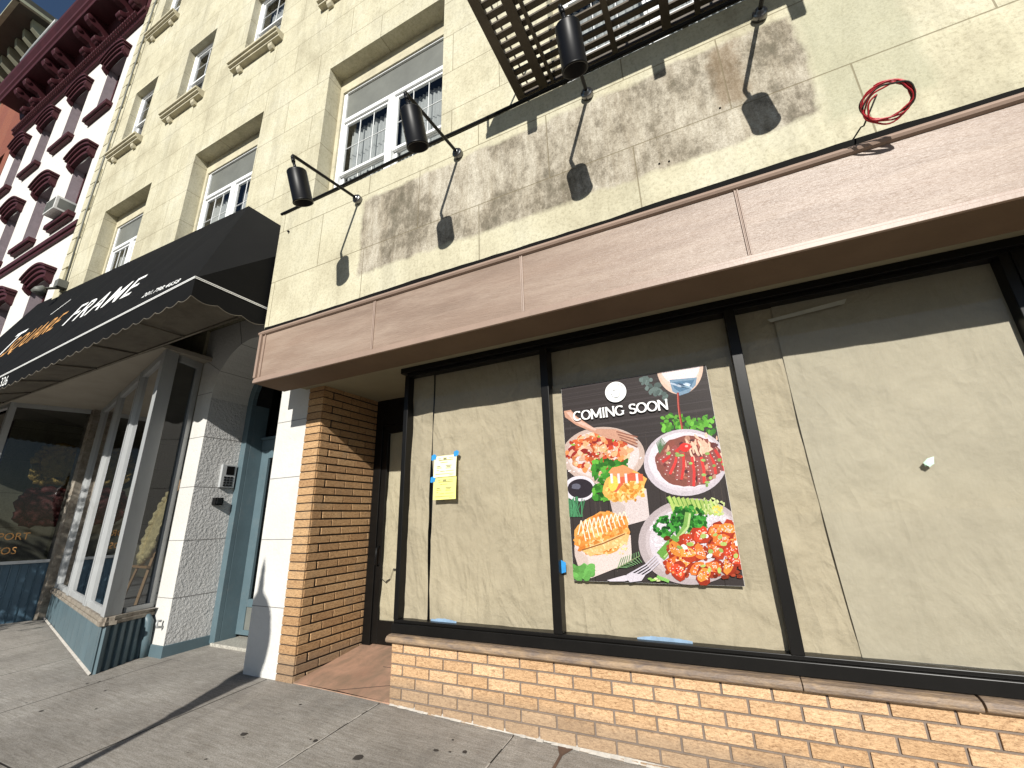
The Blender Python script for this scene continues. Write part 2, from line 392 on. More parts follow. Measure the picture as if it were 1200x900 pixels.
# ------------------------------------------------------------------ ground
YK = -1.25
jx = [-16.6, -15.1, -13.6, -12.1, -10.6, -9.1, -7.65, -6.2, -4.45, -2.97, -1.68, -.3, 1.2, 2.7, 4.2, 5.7, 7.2, 8.7]
jx = [-34, -30, -26, -22, -19.5] + jx + [11, 14, 18, 24]
mb = MB(); mj = MB()
ys = [YK, .18, 1.72, 3.42]
for a, b in zip(jx, jx[1:]):
    for c, d in zip(ys, ys[1:]):
        g = .006
        A, B, C, D_ = a + g, b - g, c + g, d - g
        n = max(1, int((B - A) / .5)); top = []
        for k in range(n):
            u0 = A + (B - A) * k / n; u1 = A + (B - A) * (k + 1) / n
            mb.face([(u0, C, gz(u0, C)), (u1, C, gz(u1, C)), (u1, D_, gz(u1, D_)), (u0, D_, gz(u0, D_))])
for a, b in zip(jx, jx[1:]):
    mj.face([(a, YK, gz(a, YK) - .008), (b, YK, gz(b, YK) - .008), (b, 3.42, gz(b, 3.42) - .008), (a, 3.42, gz(a, 3.42) - .008)])
mj.f2 = 0
i = len(mb.v)
for f in mj.f: pass
for k, f in enumerate(mj.f): mb.face([mj.v[q] for q in f], 1)
# pavement inside the photo shop's recessed entrance
for a, b in zip(range(-30, -6, 2), range(-28, -4, 2)):
    a, b = max(a, -30), min(b, -6.5)
    mb.face([(a, 3.416, gz(a, 3.416)), (b, 3.416, gz(b, 3.416)), (b, 6.0, gz(b, 3.42) + .03), (a, 6.0, gz(a, 3.42) + .03)])
mb.face([(-6.5, 3.416, gz(-5, 3.416)), (-4.7, 3.416, gz(-5, 3.416)), (-4.7, 4.0, -.012), (-6.5, 4.0, -.012)])
walk = tag(mb.build('sidewalk', ['concrete', 'dark_seam']), kind='structure')
def patch(mb, x, y, r, mi=0, n=9, el=1.0, h=.0035):
    a0 = random.random() * 6; pts = []
    for k in range(n):
        a = 2 * pi * k / n; rr = r * random.uniform(.7, 1.15)
        px, py = x + cos(a) * rr * el, y + sin(a) * rr; pts.append((px, py, gz(px, py) + h))
    mb.face(pts, mi)
mb = MB()
rg = random.Random(3)
for k in range(150):
    x = rg.uniform(-9.5, 1.5); y = rg.uniform(-.6, 3.3)
    if x < -6.3 and y > 2.6: continue
    patch(mb, x, y, rg.choice([.006, .008, .010, .013, .018]), el=rg.uniform(.7, 1.3))
for x, y, r in [(-2.55, 2.72, .035), (-1.0, 2.95, .03), (-3.6, 2.6, .03), (-3.0, 2.75, .018), (-2.1, 3.0, .02)]: patch(mb, x, y, r)
tag(mb.build('chewing_gum_spots', 'gum'), 'black trodden chewing gum spots scattered over the concrete pavement', 'gum spots', kind='stuff')
# caulk line at the foot of the brick wall, pale crack lines
mb = MB(); x = -2.86
while x < 2.2:
    L = rg.uniform(.03, .06); w = rg.uniform(.012, .028)
    mb.face([(x, 3.4 - w, gz(x, 3.4 - w) + .005), (x + L, 3.4 - w * rg.uniform(.7, 1.2), gz(x + L, 3.4 - w) + .005), (x + L, 3.402, gz(x, 3.4) + .022), (x, 3.402, gz(x, 3.4) + .022)]); x += L
for xj in (-2.97, -1.68):
    y = 3.36
    while y > 1.2:
        L = rg.uniform(.04, .12); w = rg.uniform(.003, .009)
        if rg.random() < .8: mb.face([(xj - w, y - L, gz(xj, y - L) + .004), (xj + w, y - L, gz(xj, y - L) + .004), (xj + w * .8, y, gz(xj, y) + .004), (xj - w * .8, y, gz(xj, y) + .004)])
        y -= L
x, y = -6.56, 2.80
for k in range(14):
    t0, t1 = k / 14, (k + 1) / 14
    p = [(-6.56 - 4.74 * t, 2.82 + 1.15 * t) for t in (t0, t1)]
    mb.face([(p[0][0], p[0][1] - .022, gz(*p[0]) + .004), (p[1][0], p[1][1] - .022, gz(*p[1]) + .004), (p[1][0], p[1][1], gz(*p[1]) + .02), (p[0][0], p[0][1], gz(*p[0]) + .02)])
tag(mb.build('caulk_line', 'caulk_white'), kind='structure')
mb = MB()
mb.face([(-1.335, 3.39, gz(-1.3, 3.4) + .005), (-1.215, 3.39, gz(-1.3, 3.4) + .005), (-1.24, 3.33, gz(-1.3, 3.33) + .005), (-1.262, 3.28, gz(-1.3, 3.3) + .005), (-1.25, 2.6, gz(-1.3, 2.6) + .005), (-1.268, 2.6, gz(-1.3, 2.6) + .005), (-1.285, 3.28, gz(-1.3, 3.3) + .005), (-1.31, 3.33, gz(-1.3, 3.33) + .005)])
tag(mb.build('stain_mark', 'rust_stain'), kind='structure')
# kerb and road
mb = MB(); mb.prism([(YK - .15, gz(-34, YK) - .0), (YK - .003, gz(-34, YK)), (YK - .003, -1.2), (YK - .15, -1.2)], 'x', -34, -3.5)
mb.face([(-3.5, YK - .15, gz(-3.5, YK)), (24, YK - .15, gz(24, YK)), (24, YK - .003, gz(24, YK)), (-3.5, YK - .003, gz(-3.5, YK))])
mb.face([(-3.5, YK - .15, -1.5), (24, YK - .15, -1.5), (24, YK - .15, gz(24, YK)), (-3.5, YK - .15, gz(-3.5, YK))])
tag(mb.build('kerb', 'kerb_stone'), kind='structure')
mb = MB(); R = -.40
mb.face([(-400, -14, R), (-3.5, -14, R), (-3.5, YK - .15, R), (-400, YK - .15, R)])
mb.face([(-3.5, -14, R), (24, -14, R - .78), (24, YK - .15, R - .78), (-3.5, YK - .15, R)])
mb.face([(24, -14, R - .78), (400, -14, R - .78), (400, YK - .15, R - .78), (24, YK - .15, R - .78)])
tag(mb.build('road', 'asphalt'), kind='structure')
mb = MB(); mb.face([(-400, -400, -1.25), (400, -400, -1.25), (400, 400, -1.25), (-400, 400, -1.25)])
tag(mb.build('ground', 'asphalt'), kind='structure')

# ------------------------------------------------------------------ the cream building
cb = thing('apartment_building', (-4, 3.4, 0), 'cream stucco building with scored block joints above two street level shops', 'building')
W2 = [(-12.15, -10.15), (-8.55, -6.45), (-4.78, -2.5), (-1.0, 1.28), (2.8, 5.08)]
Z2 = (5.55, 8.66)
W3 = [(-12.55, -11.47), (-10.1, -9.0), (-7.6, -6.45), (-5.05, -3.95), (-2.6, -1.5), (-.15, .95), (2.3, 3.4), (4.75, 5.85)]
Z3 = (10.55, 12.65); Z4 = (14.85, 17.0)
h2 = [(a, b, *Z2) for a, b in W2]; h3 = [(a, b, *Z3) for a, b in W3] + [(a, b, *Z4) for a, b in W3]
mb = MB()
wall(mb, -13.5, 9, 4.32, 9.6, 3.4, h2, .34); wall(mb, -13.5, 9, 9.6, 19.6, 3.4, h3, .22)
mb.face([(-13.5, 3.4, 19.6), (9, 3.4, 19.6), (9, 14, 19.6), (-13.5, 14, 19.6)])
mb.face([(-13.5, 3.4, 0), (-13.5, 14, 0), (-13.5, 14, 19.6), (-13.5, 3.4, 19.6)]); mb.face([(9, 3.4, 0), (9, 3.4, 19.6), (9, 14, 19.6), (9, 14, 0)])
mb.face([(-13.5, 14, 0), (9, 14, 0), (9, 14, 19.6), (-13.5, 14, 19.6)])
mb.build('wall', 'stucco', cb)
mb = MB()
prof = [(3.4, 18.9), (3.2, 18.95), (3.1, 19.1), (2.85, 19.2), (2.8, 19.55), (3.4, 19.62)]
mb.prism(prof, 'x', -13.5, 9); mb.build('cornice', 'stone_trim', cb)
# quoins at the left corner
mb = MB(); z = 4.5; k = 0
while z < 18.7:
    mb.box(-13.49, -13.49 + (.36 if k % 2 else .24), 3.345, 3.41, z + .012, z + .405); z += .42; k += 1
mb.build('quoin', 'stucco', cb, bevel=.008)
def sash(mb, x0, x1, z0, z1, y, nx, nz, fw=.045, mt=.009):
    mb.box(x0, x0 + fw, y, y + .04, z0, z1); mb.box(x1 - fw, x1, y, y + .04, z0, z1)
    mb.box(x0 + fw, x1 - fw, y, y + .04, z0, z0 + fw); mb.box(x0 + fw, x1 - fw, y, y + .04, z1 - fw, z1)
    for k in range(1, nx):
        x = x0 + fw + (x1 - x0 - 2 * fw) * k / nx; mb.box(x - mt / 2, x + mt / 2, y + .012, y + .03, z0 + fw, z1 - fw)
    for k in range(1, nz):
        z = z0 + fw + (z1 - z0 - 2 * fw) * k / nz; mb.box(x0 + fw, x1 - fw, y + .0135, y + .0285, z - mt / 2, z + mt / 2)
def curtain(mb, x0, x1, z0, z1, y, amp=.02, fold=.09, mi=0):
    n = max(6, int((x1 - x0) / fold * 4)); P = []
    for k in range(n + 1):
        x = x0 + (x1 - x0) * k / n; P.append((x, y + amp * sin(2 * pi * (x - x0) / fold) + amp * .5 * sin(17 * x)))
    for p, q in zip(P, P[1:]): mb.face([(p[0], p[1], z0), (q[0], q[1], z0), (q[0], q[1], z1), (p[0], p[1], z1)], mi, sm=True)
def big_window(a, b, z0, z1, parent, cur):
    y = 3.70; f = MB()
    f.box(a, a + .07, y - .05, y + .06, z0, z1, 0); f.box(b - .07, b, y - .05, y + .06, z0, z1, 0)
    fr = MB(); tr = z1 - .90; f.box(a + .07, b - .07, y - .05, y + .06, z1 - .30, z1 - .10, 0)
    f.box(a + .07, b - .07, y - .05, y + .06, z1 - .10, z1, 0)
    A, B = a + .07, b - .07
    fr.box(A, A + .07, y - .02, y + .05, z0, z1 - .302); fr.box(B - .07, B, y - .02, y + .05, z0, z1 - .302)
    fr.box(A + .07, B - .07, y - .025, y + .05, z1 - .325, z1 - .301)
    fr.box(A + .07, B - .07, y - .03, y + .05, tr - .07, tr)
    m = (A + B) / 2; fr.box(m - .06, m + .06, y - .032, y + .05, z0, tr - .07)
    fr.box(A + .07, B - .07, y - .02, y + .06, z0, z0 + .06)
    zm = z0 + .06 + (tr - .07 - z0 - .06) * .50
    for s0, s1 in ((A + .072, m - .062), (m + .062, B - .072)):
        sash(fr, s0, s1, zm - .02, tr - .072, y, 3, 2); sash(fr, s0, s1, z0 + .062, zm + .02, y + .045, 3, 2)
    w = f.build('window', 'stone_trim', parent)
    fr.build('frame', 'white_vinyl', w, bevel=.003)
    p = MB(); p.box(A + .07, B - .07, y + .005, y + .02, tr, z1 - .325); p.build('transom_panel', 'panel_grey', w)
    g = MB()
    for s0, s1 in ((A + .1, m - .1), (m + .1, B - .1)):
        g.face([(s0, y + .02, zm), (s1, y + .02, zm), (s1, y + .02, tr - .1), (s0, y + .02, tr - .1)])
        g.face([(s0, y + .065, z0 + .1), (s1, y + .065, z0 + .1), (s1, y + .065, zm), (s0, y + .065, zm)])
    g.build('pane', 'window_glass', w)
    c = MB()
    if cur: curtain(c, A + .1, m - .08, z0 + .1, tr - .1, y + .14); curtain(c, m + .06, B - .1, z0 + .1, tr - .1, y + .15, .015, .07)
    c.face([(A - .2, y + .7, z0 - .2), (B + .2, y + .7, z0 - .2), (B + .2, y + .7, z1 + .2), (A - .2, y + .7, z1 + .2)], 1)
    c.build('curtain', ['curtain', 'room_dark'], w)
def sill_part(a, b, z, parent):
    s = MB(); s.prism([(3.41, z + .16), (3.22, z + .145), (3.22, z + .09), (3.255, z + .085), (3.255, z + .04), (3.30, z + .03), (3.30, z - .01), (3.41, z - .02)], 'x', a - .17, b + .17)
    for x in (a + .03, b - .15): s.prism([(3.41, z - .02), (3.31, z - .02), (3.32, z - .09), (3.36, z - .13), (3.41, z - .13)], 'x', x, x + .11)
    s.build('window_sill', 'stone_trim', parent, bevel=.006)
def small_window(a, b, z0, z1, parent, y=3.70, sill=True, grid=(2, 2), fm='white_vinyl', bt=True, cur=True):
    f = MB(); m = (z0 + z1) / 2 + .05
    f.box(a, a + .06, y - .03, y + .06, z0, z1); f.box(b - .06, b, y - .03, y + .06, z0, z1); f.box(a + .06, b - .06, y - .03, y + .06, z1 - .06, z1); f.box(a + .06, b - .06, y - .03, y + .06, z0, z0 + .05)
    sash(f, a + .062, b - .062, m - .02, z1 - .062, y, *grid); sash(f, a + .062, b - .062, z0 + .052, m + .02, y + .045, *(grid if bt else (1, 1)))
    w = f.build('window', fm, parent, bevel=.003)
    g = MB(); g.face([(a + .08, y + .02, m), (b - .08, y + .02, m), (b - .08, y + .02, z1 - .08), (a + .08, y + .02, z1 - .08)])
    g.face([(a + .08, y + .066, z0 + .08), (b - .08, y + .066, z0 + .08), (b - .08, y + .066, m), (a + .08, y + .066, m)])
    g.build('pane', 'window_glass', w)
    c = MB()
    if cur: curtain(c, a + .1, b - .1, m, z1 - .1, y + .2, .015, .08)
    c.face([(a - .1, y + .6, z0 - .1), (b + .1, y + .6, z0 - .1), (b + .1, y + .6, z1 + .1), (a - .1, y + .6, z1 + .1)], 1)
    c.build('curtain', ['curtain', 'room_dark'], w)
for k, (a, b) in enumerate(W2): big_window(a, b, *Z2, cb, True)
for a, b in W3:
    small_window(a, b, *Z3, cb, y=3.57, cur=a > -12); sill_part(a, b, Z3[0] - .17, cb)
    small_window(a, b, *Z4, cb, y=3.57, cur=a < -9); sill_part(a, b, Z4[0] - .17, cb)

# projecting sign band over the food shop (stucco box) and its top ledge
YB = 2.85; XL = -4.545; XR = 9.0; ZL = 5.255
mb = MB()
mb.face([(XL, YB, 3.5), (XR, YB, 3.5), (XR, YB, ZL - .03), (XL, YB, ZL - .03)])
mb.face([(XL, YB, 3.10), (XL, 3.42, 3.10), (-4.40, 3.42, 3.10), (-4.40, YB, 3.10)]); mb.face([(XL, YB, 3.10), (-4.40, YB, 3.10), (-4.40, YB, 3.5), (XL, YB, 3.5)])
mb.face([(XL, 3.42, 3.10), (XL, YB, 3.10), (XL, YB, ZL - .03), (XL, 3.42, ZL - .03)])
mb.face([(XL, YB, ZL - .03), (XR, YB, ZL - .03), (XR, YB + .02, ZL), (XL, YB + .02, ZL)])
mb.face([(XL, YB + .02, ZL), (XR, YB + .02, ZL), (XR, 3.4, ZL + .03), (XL, 3.4, ZL + .03)])
mb.build('sign_band_wall', 'stucco_band', cb)
# soffit behind the fascia
mb = MB(); mb.prism([(3.118, 2.951), (3.28, 3.022), (4.42, 3.03), (4.42, 3.12), (3.118, 3.12)], 'x', -4.40, XR); mb.build('soffit', 'soffit_cream', cb)
# fascia board
YF = 2.735
mb = MB(); mb.box(-4.40, XR, YF + .02, YB + .26, 2.945, 3.50); mb.build('fascia_board', 'mauve_paint', cb)
mb = MB()
mb.box(-4.42, XR, YF - .002, YF + .02, 2.928, 2.962); mb.box(-4.42, XR, YF + .006, YF + .02, 2.962, 2.985)                 # bottom lip
mb.box(-4.42, -4.385, YF - .006, YF + .02, 2.985, 3.50); mb.box(-4.345, -4.33, YF + .006, YF + .02, 2.985, 3.49)
mb.box(-4.42, -4.401, YF + .021, YB + .27, 2.946, 3.5)
for x in (-2.745, -1.19, .385, 1.955, 3.52, 5.1, 6.7):
    mb.box(x - .013, x - .004, YF + .010, YF + .02, 2.985, 3.49); mb.box(x + .004, x + .013, YF + .008, YF + .02, 2.985, 3.49); mb.box(x - .004, x + .004, YF + .014, YF + .02, 2.985, 3.49)
mb.build('fascia_trim', 'mauve_trim', cb, bevel=.003)
mb = MB(); mb.box(-4.42, XR, YF + .02, YB + .27, 2.930, 2.9445); mb.build('fascia_underside', 'underside_shade_brown', cb)
mb = MB()   # top moulding: cove + round
pf = [(YB, 3.49), (YF + .015, 3.49), (YF - .002, 3.497), (YF - .012, 3.512), (YF - .006, 3.527), (YF + .012, 3.533), (YF + .016, 3.545), (YF + .03, 3.56), (YB, 3.565)]
mb.prism(pf, 'x', -4.44, XR); mb.build('fascia_moulding', 'mauve_trim', cb)
mb = MB(); x = -4.42; p0 = None; rg = random.Random(5)
while x < XR:
    h = 3.575 + .006 * sin(x * 2.1) + rg.uniform(-.003, .003) + .006 * (sin(x * 1.1 + 1) > .6)
    p = (x, h)
    if p0:
        mb.face([(p0[0], YF + .035, 3.566), (p[0], YF + .035, 3.566), (p[0], YB - .006, p[1]), (p0[0], YB - .006, p0[1])]); mb.face([(p0[0], YF + .035, 3.555), (p[0], YF + .035, 3.555), (p[0], YF + .035, 3.566), (p0[0], YF + .035, 3.566)])
        mb.face([(p0[0], YF + .034, 3.555), (p[0], YF + .034, 3.555), (p[0], YF + .040, p[1] + .028), (p0[0], YF + .040, p0[1] + .028)])
        mb.face([(p0[0], YF + .040, p0[1] + .028), (p[0], YF + .040, p[1] + .028), (p[0], YB, p[1] + .04), (p0[0], YB, p0[1] + .04)])
        mb.face([(p0[0], YB - .006, p0[1]), (p[0], YB - .006, p[1]), (p[0], YB - .006, p[1] + .022), (p0[0], YB - .006, p0[1] + .022)])
        mb.face([(p0[0], YB - .006, p0[1] + .022), (p[0], YB - .006, p[1] + .022), (p[0], YB + .01, p[1] + .022), (p0[0], YB + .01, p0[1] + .022)])
    p0 = p; x += .11
mb.build('flashing', 'flashing_black', cb)

# brickwork helper: modelled bricks on a mortar backing
def bricks_x(mb, x0, x1, z0, z1, y, d=.012, bl=.2815, ch=.0865, jt=.0145, phase=0, ztop=None, rnd=None, flip=False, par=0):
    rnd = rnd or random.Random(1); k = 0; z = ztop or z1
    while z - ch > z0 - ch:
        off = (bl / 2 if (k + par) % 2 else 0); x = x0 - bl * 2 + phase + off
        while x < x1:
            a, b = max(x + jt / 2, x0), min(x + bl - jt / 2, x1)
            if b - a > .02:
                t = rnd.uniform(-.0015, .0015); zb = max(z - ch + jt / 2, z0)
                if z - jt / 2 - zb > .015: mb.box(a, b, y - d + t, y + .03, zb, z - jt / 2)
            x += bl
        z -= ch; k += 1
def bricks_y(mb, y0, y1, z0, z1, x, d=.012, bl=.2815, ch=.0865, jt=.0115, phase=0, ztop=None, rnd=None, par=0):
    rnd = rnd or random.Random(2); k = 0; z = ztop or z1
    while z > z0:
        off = (bl / 2 if (k + par) % 2 else 0); y = y0 - bl * 2 + phase + off
        while y < y1:
            a, b = max(y + jt / 2, y0), min(y + bl - jt / 2, y1)
            if b - a > .02:
                t = rnd.uniform(-.0015, .0015); zb = max(z - ch + jt / 2, z0)
                if z - jt / 2 - zb > .015: mb.box(x - .03, x + d + t, a, b, zb, z - jt / 2)
            y += bl
        z -= ch; k += 1
# base wall under the shop windows (perpends: -2.743, -1.903, -1.073, .34 on course 1)
mb = MB(); bricks_x(mb, -2.868, 2.02, -.3, .43, 3.402, phase=(-2.743 - (-2.868 - .563)) % .2815, ztop=.4345)
bk = mb.build('brick_base', 'tan_brick', cb, bevel=.0025)
mb = MB(); mb.box(-2.862, 2.02, 3.402, 3.66, -.35, .432); mb.build('mortar', 'mortar_grey', bk)
mb = MB(); xs_ = [-2.90, -.42, 1.02, 3.0]
for a, b, dz in ((-2.9, .235, 0), (.24, 1.02, -.001), (1.03, 2.02, .003)):
    mb.prism([(3.70, .432 + dz), (3.352, .432 + dz), (3.335, .444 + dz), (3.332, .462 + dz), (3.345, .482 + dz), (3.38, .492 + dz), (3.70, .50 + dz)], 'x', a, b)
mb.build('base_coping', 'sill_stone', cb, bevel=.003)
# brick pier at the left of the doorway
mb = MB(); rr = random.Random(9)
z = 3.06; k = 0
while z > -.02:
    t = rr.uniform(-.001, .001); zb = max(z - .0865 + .006, -.03)
    # corner brick + front slip
    hd = .13 if k % 2 else .27
    mb.box(-4.33, -4.085, 3.39 + t, 3.39 + .125, zb, z - .006)
    y = 3.405 + (.14 if k % 2 else .0)
    if k % 2: mb.box(-4.11, -4.0788 + t, 3.402 + .002, 3.402 + .125, zb + .0005, z - .0065)
    while y < 4.29:
        a = y + .0075; b = min(y + .2815 - .0075, 4.29)
        if b - a > .02: mb.box(-4.11, -4.078 + t, a, b, zb + .004, z - .0085)
        y += .2815
    z -= .0865; k += 1
bp = mb.build('brick_pier', 'orange_brick', cb, bevel=.0025)
mb = MB(); mb.box(-4.33, -4.092, 3.402, 4.42, -.1, 3.07); mb.build('mortar', 'mortar_dark', bp)
# brick pier right of the shop window, with its outlet pipe
mb = MB(); bricks_x(mb, 2.03, 3.4, -.3, 3.06, 3.402, phase=.1, ztop=3.05); bp = mb.build('brick_pier', 'orange_brick', cb, bevel=.0025)
mb = MB(); mb.box(2.03, 3.4, 3.402, 4.4, -.5, 3.07); mb.build('mortar', 'mortar_dark', bp)
mb = MB(); mb.tube([(2.13, 3.33, 3.06), (2.13, 3.33, 2.86), (2.14, 3.37, 2.80), (2.15, 3.41, 2.78)], .035, 12); mb.build('drain_pipe', 'aluminium', cb)
mb = MB(); mb.box(3.4, 9, 3.4, 3.6, -1.0, 3.07); mb.build('wall', 'stucco', cb)
# white stone pilasters and the arch between them
mb = MB()
arch_c, arch_r, spring = (-6.38 - 4.85) / 2, .765, 3.22
pts = [(-6.73, -.05), (-6.38, -.05), (-6.38, spring)]
na = 20
for k in range(na + 1):
    a = pi - pi * k / na; pts.append((arch_c + arch_r * cos(a), spring + arch_r * sin(a)))
# left leg and right leg as quads, spandrels as a fan
def q(x0, x1, z0, z1, mi=0): mb.face([(x0, 3.4, z0), (x1, 3.4, z0), (x1, 3.4, z1), (x0, 3.4, z1)], mi)
q(-6.73, -6.38, -.06, spring); q(-4.85, -4.33, -.06, spring)
q(-6.73, -6.38, spring, 4.33); q(-4.85, -4.33, spring, 4.33)
for k in range(na):
    a0 = pi - pi * k / na; a1 = pi - pi * (k + 1) / na
    x0, z0 = arch_c + arch_r * cos(a0), spring + arch_r * sin(a0); x1, z1 = arch_c + arch_r * cos(a1), spring + arch_r * sin(a1)
    mb.face([(x0, 3.4, z0), (x1, 3.4, z1), (x1, 3.4, 4.33), (x0, 3.4, 4.33)])
    mb.face([(x0, 3.4, z0), (x0, 3.97, z0), (x1, 3.97, z1), (x1, 3.4, z1)], 0, sm=True)
mb.face([(-6.38, 3.4, -.06), (-6.38, 3.97, -.06), (-6.38, 3.97, spring), (-6.38, 3.4, spring)], 1)
mb.face([(-4.85, 3.4, -.06), (-4.85, 3.4, spring), (-4.85, 3.97, spring), (-4.85, 3.97, -.06)], 1)
mb.face([(-6.73, 3.4, -.06), (-6.73, 3.4, 4.33), (-6.73, 6, 4.33), (-6.73, 6, -.06)], 1)
sa = mb.build('stone_arch', ['white_stone', 'white_stone_rough'], cb)
mb = MB()   # scored joints
for z in (.62, 1.30, 1.98, 2.66, 3.30):
    mb.box(-6.731, -6.379, 3.3975, 3.402, z - .004, z + .004); mb.box(-4.851, -4.33, 3.3975, 3.402, z - .004, z + .004)
    mb.box(-6.382, -6.3775, 3.4, 3.97, z - .004, z + .004)
for a in (150, 110, 70, 30):
    a = radians(a); mb.bar((arch_c + arch_r * cos(a), 3.399, spring + arch_r * sin(a)), (arch_c + (arch_r + .42) * cos(a), 3.399, spring + (arch_r + .42) * sin(a)), .004, .008, up=(0, 1, 0))
    mb.bar((arch_c + (arch_r - .0015) * cos(a), 3.40, spring + (arch_r - .0015) * sin(a)), (arch_c + (arch_r - .0015) * cos(a), 3.96, spring + (arch_r - .0015) * sin(a)), .008, .004, up=(cos(a), 0, sin(a)))
mb.build('joint', 'joint_line', sa)
mb = MB(); mb.box(-6.745, -6.365, 3.385, 3.99, -.08, .10); mb.build('painted_plinth', 'blue_paint', sa, bevel=.006)

# apartment entrance door under the arch
def archframe(mb, xl, xr, zs, y0, y1, w, z0):
    c = (xl + xr) / 2; r = (xr - xl) / 2
    mb.box(xl, xl + w, y0, y1, z0, zs); mb.box(xr - w, xr, y0, y1, z0, zs)
    n = 20
    for k in range(n):
        a, b = pi * k / n, pi * (k + 1) / n
        P = [(c + r * cos(a), zs + r * sin(a)), (c + r * cos(b), zs + r * sin(b)), (c + (r - w) * cos(b), zs + (r - w) * sin(b)), (c + (r - w) * cos(a), zs + (r - w) * sin(a))]
        mb.prism(P, 'y', y0, y1)
mb = MB(); archframe(mb, -6.38, -4.85, spring, 3.93, 4.0, .115, .0)
mb.box(-6.29, -6.265, 4.0, 4.22, 0, spring); mb.box(-4.965, -4.94, 4.0, 4.22, 0, spring)
dr = mb.build('entrance_door_frame', 'blue_paint', cb, bevel=.006)
mb = MB(); mb.box(-6.265, -6.12, 4.2, 4.25, .06, 2.55); mb.box(-5.11, -4.965, 4.2, 4.25, .06, 2.55); mb.box(-6.12, -5.11, 4.2, 4.25, .06, .12); mb.box(-6.12, -5.11, 4.2, 4.25, .40, .50); mb.box(-6.12, -5.11, 4.2, 4.25, 2.42, 2.55)
mb.box(-6.265, -4.965, 4.18, 4.26, 2.55, 2.70); mb.box(-6.265, -4.965, 4.15, 4.2, 2.70, 2.74); mb.box(-6.105, -6.085, 4.19, 4.235, .5, 2.42)
d = mb.build('door', 'blue_paint', dr, bevel=.004)
mb = MB(); mb.box(-6.12, -5.11, 4.215, 4.225, .12, .40); mb.build('kick_plate', 'panel_grey', dr)
mb = MB(); mb.face([(-6.12, 4.225, .5), (-5.11, 4.225, .5), (-5.11, 4.225, 2.42), (-6.12, 4.225, 2.42)]); mb.build('door_pane', 'dark_glass', dr)
mb = MB(); mb.face([(-6.265, 4.24, 2.74), (-4.965, 4.24, 2.74), (-4.965, 4.24, 4.0), (-6.265, 4.24, 4.0)]); mb.build('fanlight', 'dark_glass', dr)
mb = MB(); mb.box(-6.4, -4.7, 4.9, 4.95, 0, 4.1); mb.box(-6.42, -6.38, 4.0, 4.95, 0, 4.1); mb.box(-4.85, -4.8, 4.0, 4.95, 0, 4.1); mb.build('lobby', 'room_dark', cb)
mb = MB(); mb.box(-6.3, -4.85, 3.90, 4.3, -.05, .02); mb.build('door_step', 'terrazzo', cb, bevel=.008)

# papered shop front: frames, panes, door
mull = [(-1.335, -1.262), (.215, .290), (1.775, 1.95)]
mb = MB()
GY = 3.475
mb.box(-2.895, 1.95, 3.40, 3.56, .497, .575)                # bottom rail
mb.box(-2.895, 1.95, 3.425, 3.53, .575, .602)
mb.box(-2.93, 1.98, 3.385, 3.56, 2.965, 3.022)              # head
mb.box(-2.86, 1.95, 3.42, 3.54, 2.93, 2.965)
mb.box(-2.895, -2.842, 3.42, 3.53, .602, 2.945)
for a, b in mull: mb.box(a, b, 3.415, 3.545, .602, 2.945)
mb.box(1.83, 1.842, 3.405, 3.415, .602, 2.945)
# return side going back to the door
mb.box(-2.89, -2.83, 3.56, 4.33, .497, .60); mb.box(-2.89, -2.83, 3.56, 4.33, 2.945, 3.055); mb.box(-2.895, -2.825, 4.28, 4.36, .0, 3.055)
sf = mb.build('shop_window_frame', 'black_frame', cb, bevel=.004)
for a, b in ((-2.842, -1.335), (-1.262, .215), (.29, 1.775)):
    g = MB(); g.face([(a, GY, .602), (b, GY, .602), (b, GY, 2.945), (a, GY, 2.945)]); g.build('shop_pane', 'clear_glass', cb)
g = MB(); g.face([(-2.86, 3.545, .6), (-2.86, 4.28, .6), (-2.86, 4.28, 2.945), (-2.86, 3.545, 2.945)]); g.build('shop_pane', 'clear_glass', cb)
mb = MB(); mb.box(-2.86, -2.82, 3.54, 4.30, -.1, .497); mb.build('mortar', 'mortar_grey', bk)
mb = MB(); mb.box(-4.075, -3.955, 4.28, 4.36, .10, 3.06); mb.box(-3.955, -2.895, 4.28, 4.36, 2.68, 3.06); mb.box(-2.99, -2.895, 4.285, 4.36, .1, 2.68)
df = mb.build('shop_door_frame', 'black_frame', cb, bevel=.004)
mb = MB(); mb.box(-3.955, -3.87, 4.30, 4.345, .12, 2.68); mb.box(-3.06, -2.99, 4.30, 4.345, .12, 2.68); mb.box(-3.87, -3.06, 4.30, 4.345, 2.57, 2.68); mb.box(-3.87, -3.06, 4.30, 4.345, .12, .36)
mb.build('door', 'black_frame', df, bevel=.004)
mb = MB(); mb.face([(-3.87, 4.32, .36), (-3.06, 4.32, .36), (-3.06, 4.32, 2.57), (-3.87, 4.32, 2.57)]); mb.build('door_pane', 'clear_glass', df)
mb = MB(); mb.tube([(-3.91, 4.30, .95), (-3.91, 4.25, .97), (-3.91, 4.25, 1.15), (-3.91, 4.30, 1.17)], .01, 8); mb.build('door_handle', 'black_metal', df)
